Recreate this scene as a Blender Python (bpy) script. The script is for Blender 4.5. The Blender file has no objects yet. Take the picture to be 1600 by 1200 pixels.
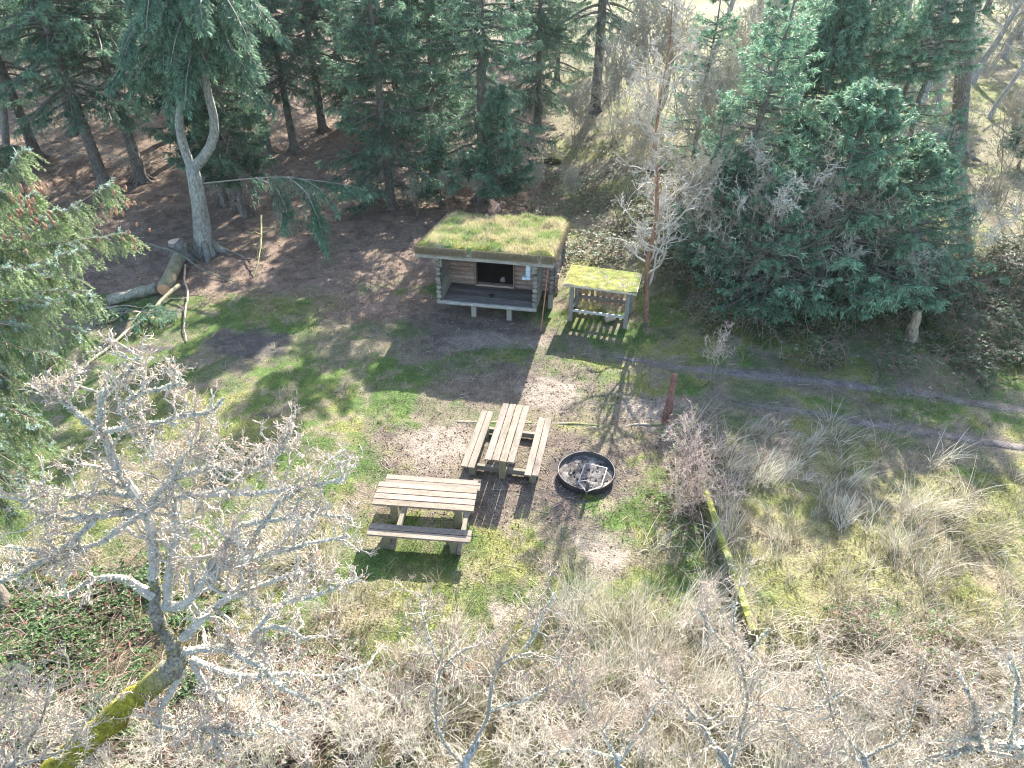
import bpy, math, random
import numpy as np
from math import radians as rad, sin, cos, pi
rng = np.random.default_rng(7)
random.seed(7)
sc = bpy.context.scene
COL = sc.collection

# ------------------------------------------------------------------ camera geometry
PITCH, CAMH, F = rad(35.2), 9.84, 1067.0
CAM = np.array([0., 0., CAMH])

def ray(px, py):
    return np.array([px-800., F*cos(PITCH)+(600-py)*sin(PITCH), -F*sin(PITCH)+(600-py)*cos(PITCH)])/F

def P(px, py, d):
    """world point seen at pixel (px,py), d metres along the view axis"""
    return CAM + ray(px, py)*d

# ------------------------------------------------------------------ noise and terrain
def _h(i, j, s):
    i = i.astype(np.int64); j = j.astype(np.int64)
    n = (i*374761393 + j*668265263 + s*1442695041) & 0xffffffff
    n = ((n ^ (n >> 13))*1274126177) & 0xffffffff
    n = n ^ (n >> 16)
    return (n & 0xffff)/65535.

def vnoise(x, y, s=0):
    x = np.asarray(x, float); y = np.asarray(y, float)
    xi = np.floor(x); yi = np.floor(y); fx = x-xi; fy = y-yi
    fx = fx*fx*(3-2*fx); fy = fy*fy*(3-2*fy)
    a = _h(xi, yi, s); b = _h(xi+1, yi, s); c = _h(xi, yi+1, s); d = _h(xi+1, yi+1, s)
    return a+(b-a)*fx+(c-a)*fy+(a-b-c+d)*fx*fy

def fbm(x, y, s=0, o=4):
    t = 0; a = .5; n = 0
    for k in range(o):
        t = t+a*vnoise(x*2**k+k*13.7, y*2**k-k*7.1, s+k); n += a; a *= .5
    return t/n

def sst(a, b, x):
    t = np.clip((np.asarray(x, float)-a)/(b-a), 0, 1)
    return t*t*(3-2*t)

def terr(x, y, fine=True):
    x = np.asarray(x, float); y = np.asarray(y, float)
    h = 0.9*sst(15.6-0.12*(x-3), 21, y)*sst(2.2, 6.5, x)
    h = h+.055*np.clip(y-28, 0, 40)+.16*np.clip(y-66, 0, 90)
    h = h+.9*sst(9, 22, -x)*sst(18, 34, y)
    h = h+(fbm(x*.5, y*.5, 3, 2)-.5)*.14*sst(3, 9, y)
    if fine:
        h = h+(fbm(x*1.7, y*1.7, 5, 3)-.5)*.10+(fbm(x*7, y*7, 9, 2)-.5)*.035
    # flatten by the built things
    for (cx, cy, r) in ((-.6, 18.4, 3.0), (2.4, 16.8, 1.3), (0, 11.4, 1.8), (-1.6, 9.4, 1.4), (1.55, 10.75, 1.0)):
        w = 1-sst(r*.75, r*1.3, np.hypot(x-cx, y-cy))
        h = h*(1-w*.85)
    return h

def G(px, py):
    """ground point seen at the pixel"""
    r = ray(px, py); z = 0.
    for _ in range(14):
        t = (z-CAMH)/r[2]; x, y = r[0]*t, r[1]*t
        z = .5*z+.5*float(terr(x, y))
    return np.array([x, y, float(terr(x, y))])

# ------------------------------------------------------------------ mesh collecting
class MB:
    def __init__(s): s.v = []; s.c = []; s.f = {3: [], 4: []}; s.n = 0; s.big = []
    def add(s, v, f, c):
        v = np.asarray(v, float).reshape(-1, 3)
        c = np.asarray(c, float)
        if c.ndim == 1: c = np.broadcast_to(c, (len(v), 3))
        s.v.append(v); s.c.append(c.reshape(-1, 3))
        f = np.asarray(f, np.int64)
        s.f[f.shape[1]].append(f+s.n); s.n += len(v)
    def mesh(s, name):
        v = np.concatenate(s.v); c = np.concatenate(s.c)
        me = bpy.data.meshes.new(name)
        t = [np.concatenate(s.f[k]) for k in (3, 4) if s.f[k]]
        loops = np.concatenate([a.ravel() for a in t])
        tot = np.concatenate([np.full(len(a), a.shape[1]) for a in t])
        start = np.concatenate([[0], np.cumsum(tot)[:-1]])
        me.vertices.add(len(v)); me.vertices.foreach_set('co', v.astype(np.float32).ravel())
        me.loops.add(len(loops)); me.loops.foreach_set('vertex_index', loops.astype(np.int32))
        me.polygons.add(len(tot)); me.polygons.foreach_set('loop_start', start.astype(np.int32))
        me.update(calc_edges=True)
        a = me.color_attributes.new('Col', 'FLOAT_COLOR', 'POINT')
        cc = np.ones((len(v), 4), np.float32); cc[:, :3] = np.clip(c, 0, 1)
        a.data.foreach_set('color', cc.ravel())
        return me
    def build(s, name, m, parent=None, smooth=False, off=None):
        if off is not None: s.v = [v-np.asarray(off) for v in s.v]
        me = s.mesh(name)
        me.materials.append(m)
        me.polygons.foreach_set('use_smooth', np.full(len(me.polygons), bool(smooth)))
        o = bpy.data.objects.new(name, me); COL.objects.link(o)
        if parent: o.parent = parent
        elif off is not None: o.location = off
        return o

def nrm(a): return a/np.maximum(np.linalg.norm(a, axis=-1, keepdims=True), 1e-9)

def tubes(mb, Pl, R, sides, col, close=True, jit=0.):
    """Pl [M,n,3], R [M,n], col [3] or [M,3] or [M,n,3]"""
    Pl = np.asarray(Pl, float); R = np.asarray(R, float); M, n, _ = Pl.shape
    T = np.empty_like(Pl); T[:, 1:-1] = Pl[:, 2:]-Pl[:, :-2]; T[:, 0] = Pl[:, 1]-Pl[:, 0]; T[:, -1] = Pl[:, -1]-Pl[:, -2]
    T = nrm(T)
    ref = np.where(np.abs(nrm(Pl[:, -1]-Pl[:, 0])[:, None, 2:]) > .8, np.array([1., .2, 0]), np.array([0, 0, 1.]))
    U = nrm(np.cross(T, ref)); W = np.cross(T, U)
    a = np.arange(sides)*2*pi/sides
    RR = R[:, :, None]*(1+jit*rng.normal(size=(M, n, sides))) if jit else np.repeat(R[:, :, None], sides, 2)
    V = Pl[:, :, None, :]+RR[..., None]*(U[:, :, None, :]*np.cos(a)[None, None, :, None]+W[:, :, None, :]*np.sin(a)[None, None, :, None])
    idx = np.arange(M*n*sides).reshape(M, n, sides)
    A = idx[:, :-1]; B = idx[:, 1:]
    f = np.stack([A, np.roll(A, -1, 2), np.roll(B, -1, 2), B], -1).reshape(-1, 4)
    col = np.asarray(col, float)
    if col.ndim == 1: c = np.broadcast_to(col, (M, n, sides, 3))
    elif col.ndim == 2: c = np.broadcast_to(col[:, None, None], (M, n, sides, 3))
    else: c = np.broadcast_to(col[:, :, None], (M, n, sides, 3))
    mb.add(V.reshape(-1, 3), f, c.reshape(-1, 3))
    if close:
        # end caps as fans
        for e in (0, -1):
            base = mb.n; ctr = Pl[:, e]
            mb.v.append(ctr); mb.c.append(np.ascontiguousarray(c[:, e, 0]))
            ring = idx[:, e]+(base-M*n*sides if e == 0 else base-M*n*sides-M)
            cidx = np.broadcast_to((base+np.arange(M))[:, None], ring.shape)
            mb.f[3].append(np.stack([ring, np.roll(ring, -1, 1), cidx], -1).reshape(-1, 3)); mb.n += M

def diamonds(mb, p, d, s, L, W, col, fold=0.):
    """leaf shaped quads: p base [N,3], d direction, s side"""
    p = np.asarray(p); d = nrm(d); s = nrm(s-(s*d).sum(-1, keepdims=True)*d)
    L = np.broadcast_to(L, (len(p),))[:, None]; W = np.broadcast_to(W, (len(p),))[:, None]
    up = np.cross(d, s)*fold*W
    V = np.stack([p, p+d*L*.45+s*W+up, p+d*L, p+d*L*.45-s*W+up], 1)
    f = np.arange(len(p)*4).reshape(-1, 4)
    mb.add(V.reshape(-1, 3), f, np.repeat(np.broadcast_to(col, (len(p), 3)), 4, 0))

def randdir(n):
    return nrm(rng.normal(size=(n, 3)))

def box(mb, c, s, col=(.5, .5, .5), R=None, j=0., b=0.):
    """chamfered box centre c size s, R 3x3"""
    c = np.asarray(c, float); h = np.asarray(s, float)/2
    b = b or min(h)*.12
    vs = []; 
    # 24-vertex bevelled box
    for sx in (-1, 1):
        for sy in (-1, 1):
            for sz in (-1, 1):
                for k in range(3):
                    v = np.array([sx, sy, sz])*h
                    for q in range(3):
                        if q != k: v[q] -= (sx, sy, sz)[q]*b
                    vs.append(v)
    vs = np.array(vs)
    def id(sx, sy, sz, k): return (((sx > 0)*2+(sy > 0))*2+(sz > 0))*3+k
    quads = []; tris = []
    for k in range(3):
        u, w = [q for q in range(3) if q != k]
        for sg in (-1, 1):
            q = []
            for (a, bb) in ((-1, -1), (1, -1), (1, 1), (-1, 1)):
                t = [0, 0, 0]; t[k] = sg; t[u] = a; t[w] = bb; q.append(id(*t, k))
            quads.append(q if (sg > 0) == (k != 1) else q[::-1])
    for k in range(3):      # edges along k
        u, w = [q for q in range(3) if q != k]
        for a in (-1, 1):
            for bb in (-1, 1):
                t0 = [0]*3; t0[u] = a; t0[w] = bb; t1 = list(t0); t0[k] = -1; t1[k] = 1
                q = [id(*t0, u), id(*t1, u), id(*t1, w), id(*t0, w)]
                quads.append(q if (a*bb > 0) == (k != 1) else q[::-1])
    for sx in (-1, 1):
        for sy in (-1, 1):
            for sz in (-1, 1):
                q = [id(sx, sy, sz, 0), id(sx, sy, sz, 1), id(sx, sy, sz, 2)]
                tris.append(q if sx*sy*sz > 0 else q[::-1])
    if j: vs = vs+rng.normal(size=vs.shape)*j
    if R is not None: vs = vs@np.asarray(R).T
    vs = vs+c
    n0 = mb.n
    mb.add(vs, np.array(quads), col)
    mb.f[3].append(np.array(tris)+n0)

def RZ(a): return np.array([[cos(a), -sin(a), 0], [sin(a), cos(a), 0], [0, 0, 1]])
def RX(a): return np.array([[1, 0, 0], [0, cos(a), -sin(a)], [0, sin(a), cos(a)]])
def RY(a): return np.array([[cos(a), 0, sin(a)], [0, 1, 0], [-sin(a), 0, cos(a)]])

# ------------------------------------------------------------------ materials
def mat(name, rough=.8, trans=0., n1=8., amt=.35, stretch=(1, 1, 1), n2=60., amt2=.25, bump=.3, bdist=.02, spec=.3, tint=None, coords='Object', objvar=0., stain=None):
    m = bpy.data.materials.new(name); m.use_nodes = True
    nt = m.node_tree; N = nt.nodes; L = nt.links; N.clear()
    out = N.new('ShaderNodeOutputMaterial'); bs = N.new('ShaderNodeBsdfPrincipled')
    bs.inputs['Roughness'].default_value = rough
    bs.inputs['Specular IOR Level'].default_value = spec
    at = N.new('ShaderNodeAttribute'); at.attribute_name = 'Col'
    tc = N.new('ShaderNodeTexCoord'); mp = N.new('ShaderNodeMapping'); mp.inputs['Scale'].default_value = stretch
    L.new(tc.outputs[coords], mp.inputs['Vector'])
    def noise(scale, det=4):
        n = N.new('ShaderNodeTexNoise'); n.inputs['Scale'].default_value = scale; n.inputs['Detail'].default_value = det
        n.inputs['Roughness'].default_value = .65
        L.new(mp.outputs[0], n.inputs['Vector']); return n
    a = noise(n1); b = noise(n2, 3)
    def rng_(src, amt):
        r = N.new('ShaderNodeMapRange'); r.inputs['From Min'].default_value = .3; r.inputs['From Max'].default_value = .7
        r.inputs['To Min'].default_value = 1-amt; r.inputs['To Max'].default_value = 1+amt
        L.new(src, r.inputs['Value']); return r
    ra = rng_(a.outputs['Fac'], amt); rb = rng_(b.outputs['Fac'], amt2)
    mu = N.new('ShaderNodeMath'); mu.operation = 'MULTIPLY'; L.new(ra.outputs[0], mu.inputs[0]); L.new(rb.outputs[0], mu.inputs[1])
    last = mu.outputs[0]
    if objvar:
        oi = N.new('ShaderNodeObjectInfo'); r = N.new('ShaderNodeMapRange'); r.inputs['To Min'].default_value = 1-objvar; r.inputs['To Max'].default_value = 1+objvar
        L.new(oi.outputs['Random'], r.inputs['Value']); m2 = N.new('ShaderNodeMath'); m2.operation = 'MULTIPLY'
        L.new(last, m2.inputs[0]); L.new(r.outputs[0], m2.inputs[1]); last = m2.outputs[0]
    vm = N.new('ShaderNodeVectorMath'); vm.operation = 'SCALE'; L.new(at.outputs['Color'], vm.inputs[0]); L.new(last, vm.inputs['Scale'])
    colout = vm.outputs[0]
    if stain:
        sn = noise(stain[1], 5); r = N.new('ShaderNodeMapRange'); r.inputs['From Min'].default_value = stain[2]; r.inputs['From Max'].default_value = stain[2]+.12
        r.clamp = True; L.new(sn.outputs['Fac'], r.inputs['Value'])
        mx = N.new('ShaderNodeMix'); mx.data_type = 'RGBA'; L.new(r.outputs[0], mx.inputs[0]); L.new(colout, mx.inputs[6]); mx.inputs[7].default_value = (*stain[0], 1)
        colout = mx.outputs[2]
    L.new(colout, bs.inputs['Base Color'])
    if bump:
        bp = N.new('ShaderNodeBump'); bp.inputs['Strength'].default_value = bump; bp.inputs['Distance'].default_value = bdist
        L.new(b.outputs['Fac'], bp.inputs['Height']); L.new(bp.outputs[0], bs.inputs['Normal'])
    if trans:
        tr = N.new('ShaderNodeBsdfTranslucent'); L.new(colout, tr.inputs['Color'])
        mx = N.new('ShaderNodeMixShader'); mx.inputs[0].default_value = trans
        L.new(bs.outputs[0], mx.inputs[1]); L.new(tr.outputs[0], mx.inputs[2]); L.new(mx.outputs[0], out.inputs[0])
    else: L.new(bs.outputs[0], out.inputs[0])
    return m

M_ground = mat('ground', .95, 0, 3., .22, n2=26., amt2=.45, bump=.9, bdist=.05, coords='Object')
M_blade = mat('grass_blade', .6, .45, 2., .2, n2=30, amt2=.2, bump=0, spec=.35)
M_straw = mat('dry_grass', .65, .35, 2., .15, n2=25, amt2=.25, bump=0, spec=.35)
M_leaf = mat('bramble_leaf', .5, .3, 3., .25, n2=40, amt2=.25, bump=0, spec=.3)
M_litter = mat('litter', .8, .15, 3., .2, n2=40, amt2=.3, bump=0)
M_needle = mat('needles', .5, .40, .9, .25, n2=9, amt2=.3, bump=0, spec=.4, objvar=.12)
M_bark = mat('bark', .9, 0, 3., .3, (1, 1, .35), n2=22., amt2=.5, bump=.8, bdist=.03)
M_twig = mat('twig', .75, 0, 4., .2, n2=40, amt2=.3, bump=0)
M_lichen = mat('lichen', .9, .15, 12., .3, n2=70, amt2=.35, bump=.4, bdist=.01)
M_wood = mat('weathered_wood', .8, 0, 1.4, .32, (1, 5, 5), n2=12., amt2=.35, bump=.25, bdist=.002, stain=((.10, .09, .075), 2.2, .60))
M_woody = mat('weathered_wood_y', .8, 0, 2.2, .22, (14, 1, 14), n2=9., amt2=.25, bump=.25, bdist=.002)
M_woodz = mat('weathered_wood_z', .85, 0, 2.2, .2, (14, 14, 1), n2=9., amt2=.25, bump=.25, bdist=.002)
M_log = mat('log_wood', .85, 0, 2., .3, (1, 9, 9), n2=8., amt2=.4, bump=.7, bdist=.01)
M_moss = mat('moss', .95, .1, 5., .45, n2=38, amt2=.55, bump=1., bdist=.03)
M_iron = mat('iron', .55, 0, 9., .4, n2=50, amt2=.3, bump=.3, bdist=.004, spec=.5)
M_cut = mat('cut_wood', .8, 0, 6., .15, n2=40, amt2=.2, bump=.2)
M_ash = mat('ash', .95, 0, 9., .45, n2=45, amt2=.55, bump=1., bdist=.03)

# ------------------------------------------------------------------ object helpers
def thing(name, label, cat, loc=(0, 0, 0), rz=0., group=None):
    o = bpy.data.objects.new(name, None); COL.objects.link(o); o.empty_display_size = .2
    o.location = loc; o.rotation_euler = (0, 0, rz); o['label'] = label; o['category'] = cat
    if group: o['group'] = group
    return o
def tag(o, label, cat, group=None, kind=None):
    o['label'] = label; o['category'] = cat
    if group: o['group'] = group
    if kind: o['kind'] = kind
    return o
def struct(o): o['kind'] = 'structure'; return o
def dup(root, loc, rz=0., scale=None, label=None, group=None, tilt=(0, 0), name=None, cat=None):
    r = root.copy(); COL.objects.link(r); r.location = loc; r.rotation_euler = (tilt[0], tilt[1], rz)
    if scale is not None: r.scale = scale if hasattr(scale, '__len__') else (scale,)*3
    if label: r['label'] = label
    if group: r['group'] = group
    if cat: r['category'] = cat
    if name: r.name = name
    for ch in list(root.children):
        c = ch.copy(); COL.objects.link(c); c.parent = r
        for g in ch.children:
            d = g.copy(); COL.objects.link(d); d.parent = c
    return r

# ------------------------------------------------------------------ GROUND
def bnoise(x, y): return (fbm(x*1.1, y*1.1, 21, 5)-.5)*2.0+(fbm(x*6, y*6, 27, 2)-.5)*.7
def blob(px, py, rx, ry, soft=.5, ang=0.):
    """soft ellipse on the ground: centre and radii given through pixels, evaluated in world metres"""
    c = G(px, py); ax = abs(G(px+rx, py)[0]-G(px-rx, py)[0])/2; ay = abs(G(px, py-ry)[1]-G(px, py+ry)[1])/2
    def f(x, y, n=None):
        if n is None: n = bnoise(x, y)
        dx = x-c[0]; dy = y-c[1]
        if ang: dx, dy = dx*cos(ang)+dy*sin(ang), -dx*sin(ang)+dy*cos(ang)
        return 1-sst(1-soft, 1+soft, np.hypot(dx/ax, dy/ay)+n)
    return f
def union(fs, x, y):
    r = np.zeros(np.shape(x)); n = bnoise(x, y)
    for f in fs: r = np.maximum(r, f(x, y, n))
    return r
DIRT = [blob(850, 600, 90, 42, .6), blob(760, 600, 60, 30, .8), blob(1060, 690, 60, 60, .6), blob(790, 740, 165, 75, .35), blob(930, 730, 120, 60, .35), blob(830, 690, 130, 25, .4), blob(750, 515, 95, 32, .35), blob(640, 700, 60, 35, .4), blob(1010, 650, 60, 25, .5)]
PALE = [blob(790, 960, 55, 30, .3), blob(935, 860, 40, 28, .3), blob(680, 690, 45, 30, .4), blob(870, 610, 40, 24, .5), blob(770, 535, 60, 12, .5), blob(1010, 645, 50, 20, .5)]
DARKP = [blob(917, 748, 62, 38, .5), blob(385, 537, 58, 22, .3), blob(230, 546, 62, 5, .25), blob(420, 648, 16, 5, .3)]
LITTER = [blob(340, 330, 420, 100, .25), blob(600, 400, 110, 70, .3), blob(420, 420, 200, 40, .3), blob(200, 420, 200, 40, .3), blob(560, 480, 90, 25, .5), blob(720, 480, 80, 20, .4)]
STRAW = [blob(1420, 860, 330, 150, .2), blob(1500, 1050, 460, 190, .2), blob(1000, 1060, 300, 120, .35), blob(1250, 720, 110, 60, .35), blob(700, 1090, 200, 110, .35), blob(560, 960, 70, 50, .4), blob(60, 870, 120, 30, .4), blob(430, 850, 70, 60, .4)]
YMOSS = [blob(1240, 790, 60, 25, .5), blob(1420, 760, 60, 25, .5), blob(1500, 930, 60, 40, .5), blob(1250, 950, 50, 30, .5), blob(1380, 830, 50, 30, .5), blob(1560, 830, 50, 30, .5), blob(1290, 725, 30, 25, .5), blob(1310, 830, 50, 18, .5), blob(1330, 900, 70, 40, .5), blob(800, 890, 70, 35, .5), blob(650, 915, 70, 30, .5), blob(1190, 890, 50, 30, .5), blob(900, 400, 14, 55, .4), blob(905, 455, 20, 40, .4), blob(430, 480, 80, 20, .5), blob(1120, 870, 30, 60, .5), blob(1430, 380, 40, 20, .5), blob(1460, 150, 120, 30, .5), blob(1130, 60, 60, 40, .5)]
def pathmask(x, y, pts, w):
    r = np.full(np.shape(x), 9.)
    for a, b in zip(pts[:-1], pts[1:]):
        dx, dy = b[0]-a[0], b[1]-a[1]; t = np.clip(((x-a[0])*dx+(y-a[1])*dy)/(dx*dx+dy*dy), 0, 1)
        r = np.minimum(r, np.hypot(x-a[0]-t*dx, y-a[1]-t*dy))
    return r/w
PATH1 = [G(*p) for p in ((930, 552), (1020, 566), (1100, 578), (1200, 586), (1300, 598), (1400, 610), (1500, 625), (1640, 645), (1800, 668))]
PATH2 = [G(*p) for p in ((1130, 624), (1220, 637), (1320, 655), (1400, 668), (1500, 683), (1640, 703), (1800, 730))]
PATHF = [(*G(930, 552)[:2], 0)]
def masks(x, y):
    m = {}
    m['dirt'] = union(DIRT, x, y); m['pale'] = union(PALE, x, y); m['dark'] = union(DARKP, x, y)
    m['litter'] = np.maximum(union(LITTER, x, y), sst(20, 24, y+(fbm(x*.4, y*.4, 31)-.5)*5)*sst(2.5, 0.5, x)*1.)
    m['straw'] = union(STRAW, x, y); m['ymoss'] = union(YMOSS, x, y)
    n = (fbm(x*2.5, y*2.5, 41, 3)-.5)*.9
    p = np.minimum(pathmask(x, y, PATH1, .34)+n, pathmask(x, y, PATH2, .28)+n*1.3)
    m['path'] = 1-sst(.75, 1.25, p)
    m['wood'] = sst(17.5, 20.5, y+(fbm(x*.5, y*.5, 51)-.5)*3)*sst(.5, 2.5, x)
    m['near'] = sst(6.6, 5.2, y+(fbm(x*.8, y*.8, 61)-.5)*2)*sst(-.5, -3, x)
    return m
def ground_col(x, y):
    m = masks(x, y)
    def mix(c, col, w): return c*(1-w[..., None])+np.asarray(col)*w[..., None]
    n1 = fbm(x*.9, y*.9, 71, 4); n2 = fbm(x*3.1, y*3.1, 73, 3); n3 = fbm(x*9, y*9, 75, 3)
    c = np.zeros(np.shape(x)+(3,))+np.array([.075, .118, .028])
    c = mix(c, (.17, .17, .055), sst(.45, .65, n1))
    c = mix(c, (.19, .16, .105), sst(.48, .64, n2)*.8)
    c = mix(c, (.15, .12, .09), sst(.5, .6, fbm(x*.7, y*.7, 79, 4))*.7)
    c = mix(c, (.06, .10, .025), sst(.55, .65, fbm(x*1.6, y*1.6, 77))*.6)
    c = mix(c, (.185, .155, .10), m['wood']*.75)
    c = mix(c, (.13, .15, .04), m['wood']*sst(.5, .62, n1)*.7)
    c = mix(c, (.24, .195, .125), m['straw']*.8)
    c = mix(c, (.10, .085, .05), m['straw']*sst(.54, .62, n2)*.7)
    c = mix(c, (.10, .125, .03), m['straw']*sst(.52, .62, n1)*.6)
    c = mix(c, (.20, .143, .105), m['litter'])
    c = mix(c, (.12, .085, .062), m['litter']*sst(.5, .62, n2)*.7)
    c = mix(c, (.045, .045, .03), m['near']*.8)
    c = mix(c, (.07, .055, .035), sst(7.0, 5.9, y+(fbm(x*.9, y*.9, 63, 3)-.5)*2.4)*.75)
    c = mix(c, (.17, .175, .045), m['ymoss']*.45)
    c = mix(c, (.15, .118, .092), m['dirt']*.9)
    c = mix(c, (.10, .075, .062), m['dirt']*sst(.5, .6, n2)*.7)
    c = mix(c, (.26, .215, .17), m['pale']*.85)
    c = mix(c, (.075, .065, .062), m['dark']*.9)
    c = mix(c, (.12, .10, .085), m['path']*.45)
    c = c*(.75+.5*n3)[..., None]
    return c
def lattice(ys, us, wfun):
    Y, U = np.meshgrid(ys, us, indexing='ij'); X = U*wfun(Y)
    return X, Y
ys = np.concatenate([np.linspace(-14, 3.2, 30), 3.2+(np.linspace(0, 1, 640)**1.9)*36.8, np.linspace(40.5, 150, 90)])
us = np.sign(np.linspace(-1, 1, 761))*np.abs(np.linspace(-1, 1, 761))**1.25
X, Y = lattice(ys, us, lambda y: 13+np.clip(y, 0, 200)*.95)
Z = terr(X, Y)
mk = masks(X, Y)
Z = Z-.03*mk['path']
mb = MB(); n0, n1_ = X.shape
idx = np.arange(n0*n1_).reshape(n0, n1_)
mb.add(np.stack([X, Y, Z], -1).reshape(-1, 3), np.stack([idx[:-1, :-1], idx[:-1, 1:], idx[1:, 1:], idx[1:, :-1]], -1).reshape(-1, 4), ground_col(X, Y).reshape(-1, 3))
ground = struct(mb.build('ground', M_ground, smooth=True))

# the two worn wheel tracks, thin sheets lying on the ground
def track(name, pts, w, seed):
    pts = np.array(pts); seg = np.concatenate([[0], np.cumsum(np.linalg.norm(np.diff(pts[:, :2], axis=0), axis=1))])
    s = np.arange(0, seg[-1], .05); cx = np.interp(s, seg, pts[:, 0]); cy = np.interp(s, seg, pts[:, 1])
    k = np.ones(31)/31; cx = np.convolve(np.pad(cx, 15, 'edge'), k, 'valid'); cy = np.convolve(np.pad(cy, 15, 'edge'), k, 'valid')
    tx = np.gradient(cx); ty = np.gradient(cy); l = np.hypot(tx, ty); nx, ny = -ty/l, tx/l
    v = np.linspace(-1, 1, 13)
    wl = w*(.55+.9*fbm(s*.9, s*0+seed, 81, 4))*np.clip(s/1.5, 0, 1); wr = w*(.55+.9*fbm(s*1.1, s*0+seed+5, 83, 4))*np.clip(s/1.5, 0, 1)
    off = np.where(v[None] < 0, wl[:, None], wr[:, None])*v[None]
    X = cx[:, None]+nx[:, None]*off; Y = cy[:, None]+ny[:, None]*off
    Z = terr(X, Y)+.004-.055*np.abs(v[None])**3+.02*(fbm(X*4, Y*4, 87, 3)-.55)
    idx = np.arange(X.size).reshape(X.shape); mb = MB()
    c = np.array([.15, .13, .12])*(.6+.8*fbm(X*5, Y*5, 85, 3))[..., None]
    q_ = np.clip(np.abs(v)**2+(fbm(X*3, Y*3, 89, 3)-.4)*1.2, 0, 1)[..., None]; c = c*(1-q_)+ground_col(X, Y)*q_
    mb.add(np.stack([X, Y, Z], -1).reshape(-1, 3), np.stack([idx[:-1, :-1], idx[:-1, 1:], idx[1:, 1:], idx[1:, :-1]], -1).reshape(-1, 4)[:, ::-1], c.reshape(-1, 3))
    return struct(mb.build(name, M_ground, smooth=True))
track('path', PATH1, .21, 1.)
track('path', PATH2, .16, 9.)

# ------------------------------------------------------------------ ground cover scattering
def scatter(n, x0=-260, x1=1860, y0=-30, y1=1330):
    """random ground points, density falling with distance as seen from above the clearing"""
    px = rng.uniform(x0, x1, n); py = rng.uniform(y0, y1, n)
    r = np.stack([px-800., F*cos(PITCH)+(600-py)*sin(PITCH), -F*sin(PITCH)+(600-py)*cos(PITCH)], 1)/F
    z = np.zeros(n)
    for _ in range(8):
        t = (z-CAMH)/np.minimum(r[:, 2], -.02); x = r[:, 0]*t; y = r[:, 1]*t; z = .5*z+.5*terr(x, y, False)
    ok = (y < 110) & (np.abs(x) < 110)
    x, y = x[ok], y[ok]
    x = x+rng.normal(size=len(x))*.02
    return x, y, terr(x, y)
SH_A = rad(-10.5); SH_O = np.array([-2.08, 17.46, 0.])
def clear(x, y):
    """keep cover out of built footprints"""
    lx = (x-SH_O[0])*cos(-SH_A)-(y-SH_O[1])*sin(-SH_A); ly = (x-SH_O[0])*sin(-SH_A)+(y-SH_O[1])*cos(-SH_A)
    ok = ~((lx > -.5) & (lx < 3.3) & (ly > .05) & (ly < 3.1))
    ok &= np.hypot(x-1.56, y-10.75) > .62
    ok &= ~((x > 1.75) & (x < 3.3) & (np.abs(y-17.6+.29*(x-1.75)) < .85))
    ok &= ~((np.abs(x-3.83) < .09) & (y < 12.5) & (y > 6.5))
    return ok

def blades(mb, x, y, z, L, W, lean, az, col, seg=3, tipcol=None):
    n = len(x); d = np.stack([np.cos(az), np.sin(az), np.zeros(n)], 1); s = np.stack([-np.sin(az), np.cos(az), np.zeros(n)], 1)
    s = nrm(s+rng.normal(size=(n, 3))*.5)
    V = []; C = []
    p = np.stack([x, y, z-.01], 1)
    ang = lean*.35
    for k in range(seg+1):
        w = W*(1-k/seg)**.7 if k < seg else 0*W
        if k < seg:
            V += [p-s*w[:, None], p+s*w[:, None]]; C += [col*(.7+.3*k/seg)]*2
        else: V += [p]; C += [col if tipcol is None else tipcol]
        a = ang+(lean-lean*.35)*(k/seg)*1.2
        p = p+(d*np.sin(a)[:, None]+np.array([0, 0, 1.])*np.cos(a)[:, None])*(L/seg)[:, None]
    V = np.stack(V, 1); C = np.stack([np.broadcast_to(c, (n, 3)) for c in C], 1); m = V.shape[1]
    V[:, :, 2] = np.maximum(V[:, :, 2], (z+.004)[:, None])
    b = np.arange(n)[:, None]*m; n0 = mb.n
    q = np.concatenate([b+np.array([2*k, 2*k+1, 2*k+3, 2*k+2]) for k in range(seg-1)]) if seg > 1 else None
    t = b+np.array([2*seg-2, 2*seg-1, 2*seg])
    mb.v.append(V.reshape(-1, 3)); mb.c.append(C.reshape(-1, 3)); mb.n += n*m
    if q is not None: mb.f[4].append(q+n0)
    mb.f[3].append(t+n0)

def lerp(a, b, t): return np.asarray(a)*(1-t[:, None])+np.asarray(b)*t[:, None]

# short lawn grass and moss tufts
x, y, z = scatter(400000); m = masks(x, y)
dens = .85*(1-m['dirt']*.93)*(1-m['path']*.9)*(1-m['litter']*.93)*(1-m['dark']*.9)*(1-m['pale']*.9)*(1-m['straw']*.35)*(1-m['wood']*.8)*(1-m['near']*.7)
dens *= np.clip(2.6*fbm(x*1.7, y*1.7, 91, 4)-.65, .08, 1)*(1-.6*sst(.5, .6, fbm(x*.7, y*.7, 79, 4)))
k = (rng.random(len(x)) < dens) & clear(x, y) & (y < 45); x, y, z = x[k], y[k], z[k]; n = len(x)
dist = np.hypot(y, CAMH)
mb = MB()
t = np.clip(fbm(x*1.1, y*1.1, 93, 4)*2.4-.7+rng.normal(size=n)*.25, 0, 1)
c = lerp((.07, .165, .028), (.25, .26, .085), t)*rng.uniform(.7, 1.3, n)[:, None]
ym = masks(x, y)['ymoss'][:, None]; c = c*(1-ym*.5)+np.array([.20, .22, .07])*ym*.5
blades(mb, x, y, z, rng.uniform(.035, .10, n)*(1+.04*(dist-10)), rng.uniform(.0035, .007, n)*(1+.06*(dist-10)), rng.uniform(.2, 1.3, n), rng.uniform(0, 6.3, n), c, 2)
tag(mb.build('short_grass', M_blade), 'short green and yellowish grass and moss over the clearing floor', 'grass', kind='stuff')

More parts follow.
